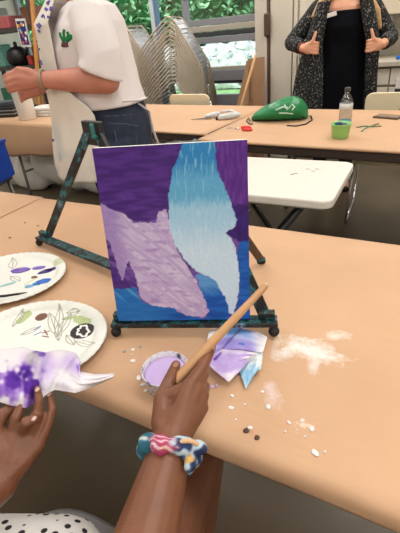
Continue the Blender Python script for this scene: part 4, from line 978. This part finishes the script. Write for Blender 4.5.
t = thing('art_card', 'white bordered card of coloured blobs on dark blue, hung on the shelf post', 'picture', tuple(c0))
Rk = Matrix.Rotation(.06, 3, 'Y')
MB().box(c0, (.15, .010, .27), Rk).build('card', white_plastic, t, smooth=False)
MB().box(c0-V((0, .006, 0)), (.118, .004, .225), Rk).build('blue_field', mat('navy_print', (36, 44, 122), .5), t, smooth=False)
rnd = random.Random(3)
for i in range(13):
    k = MB(); x, z = rnd.uniform(-.045, .045), rnd.uniform(-.095, .095); 
    k.ell(c0+V((x, -.008, z)), (.012+.006*rnd.random(), .002, .014+.008*rnd.random()), Matrix.Rotation(rnd.random()*3, 3, 'Y'), n=10)
    k.build('colour_blob', mat('blob_%d' % (i % 5), ((230, 196, 60), (226, 120, 60), (240, 240, 240), (150, 170, 220), (210, 90, 110))[i % 5], .5), t)
a_, b_ = aty(31, -14, 3.26), aty(34, 26, 3.22); dd = (b_-a_); e_ = a_+dd*(a_.z/-dd.z); q_ = dd.to_track_quat('Z', 'Y').to_matrix()
tag(MB().box((a_+e_)/2, (.07, .03, (e_-a_).length), q_).build('wooden_plank', mat('orange_wood', (206, 142, 76), .5, var=.1, scale=10), loc=tuple(e_), smooth=False, bevel=.004), 'orange-brown wooden plank leaning on the shelving unit beside the card', 'plank')

# ================================================================== WOMAN IN APRON (left)
light_skin = mat('light_skin', (192, 128, 108), .5, var=.07, scale=22, bump=.05, bscale=250)
light_skin2 = mat('fair_skin', (216, 158, 130), .5, var=.05, scale=22)
t = thing('person', 'person in a white t-shirt, white apron and jeans standing side-on, hands together', 'person', (-1.29, 1.15, 0), 0.5339461, local=True)
b = MB()
b.loft([((.0, 0, .86), (.16, 0, 0), (0, .17, 0)), ((-.01, 0, 1.0), (.165, 0, 0), (0, .18, 0)), ((-.03, 0, 1.12), (.165, 0, 0), (0, .17, 0)), ((-.03, 0, 1.27), (.155, 0, 0), (0, .18, 0)), ((.0, 0, 1.36), (.11, 0, 0), (0, .165, 0)), ((.0, 0, 1.43), (.055, 0, 0), (0, .07, 0))])
chain(b, [(.0, 0, 1.40), (-.03, 0, 1.52)], [.062, .055])
head(b, V((-.055, 0, 1.60)), V((-1, -.1, -.25)))
for s in (-1, 1):
    chain(b, [(.02, s*.10, .90), (.01, s*.10, .50), (.03, s*.10, .10)], [.10, .068, .045]); chain(b, [(.03, s*.10, .05), (-.12, s*.11, .04)], [.04, .033])
SL, EB, WR = V((.030, -.165, 1.360)), V((.065, -.222, 1.162)), V((-.195, -.17, 1.184))
chain(b, [SL, SL.lerp(EB, .5), EB], [.050, .052, .045], 16); chain(b, [EB, EB.lerp(WR, .35), EB.lerp(WR, .8), WR], [.050, .050, .036, .031], 18)
KN = V((-.300, -.125, 1.192))
for j, (dy, dz) in enumerate(((-.012, .026), (-.020, .008), (-.020, -.012), (-.012, -.030))):
    k = KN+V((0, dy, dz)); chain(b, [WR, WR.lerp(k, .5), k], [.026, .020, .0125]); chain(b, [k, k+V((-.042, .010, -.006)), k+V((-.064, .032, -.012)), k+V((-.066, .050, -.012))], [.0115, .0105, .009, .0075])
chain(b, [WR, WR+V((-.05, .012, .035)), WR+V((-.095, .03, .045)), WR+V((-.125, .045, .036))], [.022, .015, .0115, .009])
SR_, EB2, WR2 = V((.0, .165, 1.355)), V((.02, .25, 1.14)), V((-.20, .09, 1.165))
chain(b, [SR_, EB2], [.05, .048]); chain(b, [EB2, WR2], [.046, .030]); KN2 = V((-.285, .0, 1.15))
for dz in (.022, .004, -.014, -.030):
    k = KN2+V((0, .01, dz)); chain(b, [WR2, k], [.025, .0125]); chain(b, [k, k+V((-.045, -.012, -.008)), k+V((-.070, -.035, -.016)), k+V((-.064, -.05, -.02))], [.0115, .0105, .009, .008])
chain(b, [WR2, WR2+V((-.04, -.035, .03)), WR2+V((-.085, -.055, .04)), WR2+V((-.12, -.065, .03))], [.02, .014, .011, .009])
b.organic('body', light_skin, t, .0048, 4)
face(t, V((-.055, 0, 1.60)), V((-1, -.1, -.25)))
hair(t, V((-.055, 0, 1.60)), V((-1, -.1, -.25)), mat('grey_brown_hair', (120, 100, 84), .6, bump=.4, bscale=90), [[(-.05, -.04, .02, .05), (-.05, -.05, -.06, .035)], [(.05, -.04, .02, .05), (.05, -.05, -.06, .035)]])
tee = MB()
tee.loft([((.015, 0, 1.052), (.168, 0, 0), (0, .205, 0)), ((-.005, 0, 1.12), (.178, 0, 0), (0, .20, 0)), ((-.018, 0, 1.18), (.182, 0, 0), (0, .195, 0)), ((-.015, 0, 1.28), (.172, 0, 0), (0, .20, 0)), ((.005, 0, 1.36), (.14, 0, 0), (0, .212, 0)), ((.012, 0, 1.415), (.108, 0, 0), (0, .165, 0)), ((.005, 0, 1.44), (.07, 0, 0), (0, .09, 0))], n=32)
tee.loft([((.02, -.11, 1.395), (.06, 0, 0), (0, .035, -.055)), ((.03, -.155, 1.375), (.078, 0, 0), (0, .055, -.05)), ((.045, -.195, 1.32), (.078, 0, .01), (0, .065, -.025)), ((.055, -.22, 1.26), (.080, 0, .012), (0, .066, 0)), ((.045, -.228, 1.19), (.082, 0, -.036), (0, .07, 0)), ((.045, -.228, 1.185), (.078, 0, -.036), (0, .066, 0))], n=24)
tee.loft([((.0, .12, 1.39), (.065, 0, 0), (0, .04, .055)), ((.0, .165, 1.37), (.075, 0, 0), (0, .055, .045)), ((.01, .23, 1.27), (.080, 0, 0), (0, .066, 0)), ((.01, .24, 1.19), (.082, 0, -.01), (0, .07, 0))], n=24)
for i, p in enumerate(tee.v): tee.v[i] = p+V((.010*nz(p.x*14, p.y*9, p.z*13), .013*nz(p.y*12+4, p.x*14, p.z*11), 0))
white_cotton = mat('white_cotton', (226, 220, 222), .9, bump=.15, bscale=18)
tee_o = tee.organic('t_shirt', white_cotton, t, .007, 3)
je = MB()
je.loft([((.01, 0, 1.10), (.15, 0, 0), (0, .175, 0)), ((.02, 0, .97), (.172, 0, 0), (0, .195, 0)), ((.02, 0, .86), (.168, 0, 0), (0, .195, 0)), ((.015, 0, .80), (.14, 0, 0), (0, .18, 0))], n=28)
for s in (-1, 1): je.tube([(.012, s*.10, .92), (.012, s*.10, .80), (.012, s*.10, .50), (.03, s*.10, .08)], [.122, .12, .088, .072], n=18)
denim = mat('dark_denim', (32, 42, 64), .85, var=.22, scale=26, bump=.2, bscale=120)
je_o = je.organic('jeans', denim, t, .007, 3)
trj = bvh(je_o); st = MB()
for pts in (((.03, -.5, 1.0), (.10, -.5, .985), (.155, -.5, .96)), ((.05, -.5, .97), (.055, -.5, .85), (.12, -.5, .84), (.135, -.5, .95)), ((.0, -.5, 1.03), (.16, -.5, 1.012))): stroke(st, trj, pts, .0022, (0, 1, 0), far=.3)
st.build('seam', mat('seam_thread', (70, 84, 110), .9), je_o)
for s in (-1, 1):
    MB().loft([((-.03, s*.105, .004), (.13, 0, 0), (0, .05, 0)), ((-.03, s*.105, .05), (.125, 0, 0), (0, .048, 0)), ((.03, s*.105, .085), (.055, 0, 0), (0, .045, 0))], n=20).build('shoe', black_plastic, t)
def apr(u, v):
    # u across (near side to far side), v down
    z = 1.46-.70*v
    half = 60+34*smst(v, .38, .62); a = math.radians(-half+(half+95)*u)
    rx = .192+.02*smst(v, .1, .45)+.028*smst(v, .45, 1); ry = .205+.012*v
    if v < .12: rx -= .075*(1-v/.12); ry -= .07*(1-v/.12)
    x = -.024-rx*math.cos(a)-.022*smst(v, .5, 1); y = ry*math.sin(a)
    w_ = .010*nz(a*4, z*4, 2)*v+.006*nz(a*9, z*3, 5)*v
    return (x-w_, y-w_, z)
ap = MB().grid(apr, 50, 50)
def cAp(i, p):
    n1 = nz(p.x*14, p.y*14, p.z*12); c = (222, 216, 208)
    c = mix(c, (150, 158, 200), .7*smst(n1, .38, .55)*smst(.98-p.z, 0, .15)*smst(-.12-p.x, 0, .1)); c = mix(c, (190, 206, 210), .6*smst(nz(p.x*12, p.z*12, 8)+.4*nz(p.x*40, p.z*40, 2), .15, .5)*smst(1.08-p.z, 0, .15)); c = mix(c, (190, 186, 184), .5*smst(nz(p.x*16, p.z*7, 31), .1, .5)); return c
ap_o = ap.build('apron', vmat('apron_cloth', .85, .2, bump=.2, bscale=60), t, solid=.0022, color=cAp, label='white apron with purple brush marks')
tra = bvh(ap_o); pur = mat('purple_ink', (92, 76, 160), .7)
def loc_at(px, py, yl=-.17):
    d = fw+RT*((px-200)/400)-UP*((py-266.5)/400); f0 = V((math.sin(YAW), math.cos(YAW), 0)); o = V((-1.29, 1.15, 0))
    k = ((o-V((CAM.x, CAM.y, 0))).dot(f0)+yl)/d.dot(f0); w_ = CAM+d*k-o
    return V((w_.dot(r0), w_.dot(f0), w_.z)), V((d.dot(r0), d.dot(f0), d.z)).normalized()
def marks(mb, tree, lst, rad):
    for pts in lst:
        Q = [loc_at(*p)[0] for p in pts]; d = loc_at(*pts[0])[1]; stroke(mb, tree, Q, rad, d, far=.4, lift=.0012)
for one in (((47, 2), (49, 5)), ((50, 1), (48, 6)), ((42, 18), (44, 15), (45, 19)), ((48, 18), (50, 14)), ((37, 24), (41, 29)), ((39, 23), (42, 27)), ((38, 30), (41, 32)), ((34, 37), (36, 39), (38, 42)), ((31, 48), (33, 56)), ((34, 62), (36, 70)), ((40, 92), (42, 100)), ((43, 108), (45, 114)), ((36, 80), (38, 88)), ((47, 124), (49, 131)), ((51, 142), (55, 139)), ((36, 46), (41, 50)), ((35, 50), (40, 54)), ((52, 6), (50, 12)), ((45, 8), (48, 11)), ((41, 60), (43, 66))):
    mk = MB(); marks(mk, tra, (one,), .0056)
    if mk.v: mk.build('brush_mark', pur, ap_o)
trt = bvh(tee_o); lg = MB(); marks(lg, trt, (((63, 47), (64, 42)), ((65, 47), (65.5, 41)), ((67, 47), (66.5, 42))), .008); lg.build('logo_root', mat('beet_purple', (96, 56, 70), .8), tee_o)
lg = MB(); marks(lg, trt, (((64, 42), (60.5, 35), (61, 32)), ((65, 41), (64, 33), (65, 29)), ((66, 41), (69, 35), (67, 31)), ((66.5, 42), (71, 38), (71, 34)), ((64, 40), (63, 36))), .0065); lg.build('logo_leaves', mat('leaf_green', (24, 122, 66), .8), tee_o)
rg = MB(); cw = EB.lerp(WR, .985); ax_ = (WR-EB).normalized(); X, Y = frame_of(ax_)
rg.tube([cw+X*(.0345*math.cos(a))+Y*(.0345*math.sin(a)) for a in [k*2*PI/24 for k in range(24)]], .005, n=8, closed=True); rg.build('bracelet', mat('bead_grey', (150, 146, 120), .35, .3), t)
MB().tube([(.16, -.10, 1.05), (.195, -.06, 1.01), (.20, -.05, .93), (.215, -.06, .86)], .008, flat=.4).build('apron_tie', white_cotton, ap_o)
MB().tube([(.10, -.17, 1.075), (.17, -.10, 1.065), (.185, -.02, 1.06)], .010, flat=.4).build('apron_tie', white_cotton, ap_o)

# ================================================================== WOMAN IN JACKET (right)
t = thing('person', 'person in black dress and speckled open jacket holding its lapels behind the back table', 'person', (-.66, 3.2, 0), .18, local=True)
b = MB()
b.loft([((0, 0, .84), (.17, 0, 0), (0, .12, 0)), ((0, 0, 1.0), (.16, 0, 0), (0, .11, 0)), ((0, 0, 1.2), (.155, 0, 0), (0, .11, 0)), ((0, 0, 1.34), (.175, 0, 0), (0, .085, 0)), ((0, .01, 1.40), (.07, 0, 0), (0, .06, 0))])
chain(b, [(0, .01, 1.36), (0, -.005, 1.48)], [.062, .05]); head(b, V((0, -.02, 1.55)), V((0, -1, -.1)), .97)
for s in (-1, 1):
    chain(b, [(s*.09, 0, .88), (s*.10, 0, .48), (s*.11, .01, .10)], [.088, .06, .038]); chain(b, [(s*.11, .0, .05), (s*.125, -.13, .035)], [.036, .03])
def lapel_hand(s, sh, el, wr):
    chain(b, [sh, el], [.055, .042]); chain(b, [el, wr], [.042, .029])
    pc_ = wr+V((-s*.060, -.012, .0)); b.ell(wr.lerp(pc_, .65), (.050, .024, .042))
    for k in range(4):
        a = pc_+V((-s*.012, -.012, .032-.0215*k)); chain(b, [wr.lerp(a, .5), a, a+V((-s*.030, -.012, -.002)), a+V((-s*.034, .014, -.004)), a+V((-s*.012, .022, -.004))], [.015, .0115, .0108, .0098, .008])
    chain(b, [wr, pc_+V((-s*.004, -.012, .04)), pc_+V((-s*.016, -.012, .074)), pc_+V((-s*.024, -.010, .098))], [.02, .0145, .0115, .009])
lapel_hand(-1, V((-.185, .0, 1.335)), V((-.36, .0, 1.14)), V((-.262, -.185, 1.105)))
lapel_hand(1, V((.185, .0, 1.335)), V((.335, .02, 1.12)), V((.275, -.175, 1.09)))
b.organic('body', light_skin2, t, .0045, 4); face(t, V((0, -.02, 1.55)), V((0, -1, -.1)), .97, lip=(176, 92, 92), iris=(70, 90, 110))
blond = mat('blond_hair', (186, 150, 104), .55, var=.2, scale=40, bump=.4, bscale=90)
hair(t, V((0, -.02, 1.55)), V((0, -1, -.1)), blond, [[(q*.07, .0, 0, .04), (q*.10, -.01, -.10, .045), (q*.16, .06, -.18, .034), (q*(.215 if q < 0 else .20), .085, -.25, .030), (q*(.25 if q < 0 else .21), .09, (-.35 if q < 0 else -.24), .016)] for q in (-1, 1)]+[[(0, -.06, 0, .07), (0, -.09, -.2, .06)]])
dr_m = mat('black_jersey', (9, 10, 16), .9, spec=.1, var=.15, scale=10)
d = MB(); d.loft([((0, 0, .50), (.235, 0, 0), (0, .16, 0)), ((0, 0, .72), (.215, 0, 0), (0, .15, 0)), ((0, 0, .92), (.19, 0, 0), (0, .137, 0)), ((0, 0, 1.10), (.172, 0, 0), (0, .128, 0)), ((0, -.005, 1.22), (.18, 0, 0), (0, .138, 0)), ((0, 0, 1.285), (.185, 0, 0), (0, .118, 0)), ((0, .0, 1.315), (.175, 0, 0), (0, .108, 0)), ((0, .01, 1.325), (.15, 0, 0), (0, .08, 0))], n=36)
for i, p in enumerate(d.v):
    if p.z < 1.12: a = math.atan2(p.y, p.x); k = 1+.03*math.sin(a*14)*smst(1.12-p.z, 0, .3); d.v[i] = V((p.x*k, p.y*k, p.z))
dro = d.organic('dress', dr_m, t, .006, 2)
tg = MB(); tg.box((-.085, -.128, 1.30), (.075, .006, .028), Euler((.15, -.18, -.15)).to_matrix()); tg.build('name_badge', mat('badge_white', (238, 240, 242), .4), dro, smooth=False, bevel=.002)
l = MB()
for s in (-1, 1): l.tube([(s*.09, 0, .80), (s*.10, 0, .48), (s*.11, .01, .13)], [.098, .072, .052], n=16)
l.organic('leggings', mat('black_leggings', (22, 22, 26), .8), t, .008, 2)
for s in (-1, 1): MB().loft([((s*.115, -.06, .003), (.045, 0, 0), (0, .125, 0)), ((s*.115, -.06, .035), (.045, 0, 0), (0, .122, 0)), ((s*.112, -.02, .07), (.034, 0, 0), (0, .06, 0))], n=20).build('shoe', black_plastic, t)
jm = ramp_mat('speckled_black_cloth', [(.0, (11, 12, 16)), (.56, (15, 16, 20)), (.63, (104, 106, 106)), (.7, (128, 130, 130))], scale=84, rough=.85, detail=2)
j = MB()
for s, sh, el, wr in ((-1, V((-.175, .01, 1.34)), V((-.365, .0, 1.14)), V((-.285, -.145, 1.112))), (1, V((.175, .01, 1.34)), V((.335, .025, 1.12)), V((.289, -.135, 1.096)))):
    chain(j, [sh, sh.lerp(el, .5), el], [.072, .066, .060]); j.tube([el, el.lerp(wr, .5), wr], [.059, .052, .047], n=16)
    if s < 0:
        j.loft([((-.135, -.10, 1.385), (.045, 0, 0), (0, .045, 0)), ((-.17, -.12, 1.25), (.055, .0, 0), (0, .03, 0)), ((-.20, -.135, 1.10), (.07, .02, 0), (0, .035, 0)), ((-.215, -.12, .92), (.105, .03, 0), (0, .05, 0)), ((-.215, -.12, .72), (.135, .03, 0), (0, .06, 0)), ((-.215, -.12, .56), (.14, .03, 0), (0, .06, 0))], n=18)
    else:
        j.loft([((.135, -.10, 1.385), (.045, 0, 0), (0, .045, 0)), ((.175, -.12, 1.25), (.05, .0, 0), (0, .03, 0)), ((.215, -.13, 1.10), (.045, -.02, 0), (0, .035, 0)), ((.225, -.09, .92), (.045, -.03, 0), (0, .05, 0)), ((.235, -.07, .72), (.05, -.04, 0), (0, .06, 0)), ((.24, -.06, .56), (.055, -.04, 0), (0, .06, 0))], n=18)
j.loft([((0, .155, .56), (.27, 0, 0), (0, .03, 0)), ((0, .145, .92), (.23, 0, 0), (0, .03, 0)), ((0, .12, 1.25), (.20, 0, 0), (0, .03, 0)), ((0, .09, 1.37), (.16, 0, 0), (0, .035, 0)), ((0, .07, 1.41), (.08, 0, 0), (0, .03, 0))], n=24)
for s in (-1, 1): j.loft([((s*.26, .07, .56), (.025, 0, 0), (0, .12, 0)), ((s*.225, .06, .92), (.025, 0, 0), (0, .11, 0)), ((s*.19, .04, 1.25), (.03, 0, 0), (0, .09, 0))], n=16)
chain(j, [(-.14, -.05, 1.385), (-.09, .06, 1.415), (.09, .06, 1.415), (.14, -.05, 1.385)], [.03, .03, .03, .03])
jo = j.organic('jacket', jm, t, .006, 3, label='black jacket speckled with white')
for z, x in ((1.30, -.165), (1.30, .165), (1.0, .2)): MB().ell((x, -.162 if z > 1.2 else -.16, z), (.008, .004, .008), n=10).build('button', grey_metal, jo)
w_ = MB(); X, Y = frame_of(V((.47, -.88, 0))); c_ = V((-.272, -.170, 1.107)); w_.tube([c_+X*(.033*math.cos(a))+Y*(.036*math.sin(a)) for a in [k*2*PI/20 for k in range(20)]], .006, n=8, closed=True); w_.build('wristband', mat('band_maroon', (110, 40, 50), .5), t)

# ================================================================== LIGHT
lm = mat('light_diffuser', (255, 250, 240), .5, emit=1.2)
i = 0
for y in (-1.4, .6, 2.6):
    for x in (-4.0, -1.9, .2, 1.7):
        if (x == 1.7 and y > 2): continue
        nm = {(-1.4): 'near the front wall', .6: 'over the painting table', 2.6: 'over the back tables'}[y]
        t = thing('ceiling_light', 'flat square ceiling light %s, %s' % (nm, {-4.0: 'leftmost in its row', -1.9: 'second from left', .2: 'third from left', 1.7: 'rightmost in its row'}[x]), 'ceiling light', (x, y, ZC))
        MB().box((x, y, ZC-.02), (.9, .9, .04)).build('frame', white_plastic, t, smooth=False); MB().box((x, y, ZC-.045), (.84, .84, .01)).build('diffuser', lm, t, smooth=False)
        L = bpy.data.lights.new('ceiling_lamp', 'AREA'); L.size = .84; L.energy = {-4.0: 11, -1.9: 12, .2: 16.5, 1.7: 17}[x] if y < 2 else 18; L.color = (1, .965, .91)
        lo = bpy.data.objects.new('ceiling_lamp', L); COL.objects.link(lo); lo.parent = t; lo.location = (0, 0, -.06)
for x, lab in ((-.3, 'flat square fill light added above the kitchen counter'), (-2.6, 'flat square fill light added above the stacked chairs')):  # unseen extra panels, added only to brighten the back of the room
    t = thing('ceiling_light', lab, 'ceiling light', (x, 3.75, ZC))
    MB().box((x, 3.75, ZC-.02), (.7, .7, .04)).build('frame', white_plastic, t, smooth=False); MB().box((x, 3.75, ZC-.045), (.64, .64, .01)).build('diffuser', lm, t, smooth=False)
    L = bpy.data.lights.new('ceiling_lamp', 'AREA'); L.size = .64; L.energy = 20; L.color = (1, .965, .91)
    lo = bpy.data.objects.new('ceiling_lamp', L); COL.objects.link(lo); lo.parent = t; lo.location = (0, 0, -.06)
sun = bpy.data.lights.new('sun', 'SUN'); sun.energy = 4.2; sun.angle = .03; sun.color = (1, .97, .9)
so = bpy.data.objects.new('sun', sun); COL.objects.link(so); so.rotation_euler = (math.radians(48), 0, math.radians(20))
wd_ = bpy.data.worlds.new('sky'); S.world = wd_; wd_.use_nodes = True
bg = wd_.node_tree.nodes['Background']; bg.inputs[0].default_value = (.78, .88, 1, 1); bg.inputs[1].default_value = 1.2
S.view_settings.view_transform = 'Standard'; S.view_settings.look = 'None'; S.view_settings.gamma = 1; S.view_settings.exposure = 0
S.view_settings.use_curve_mapping = False
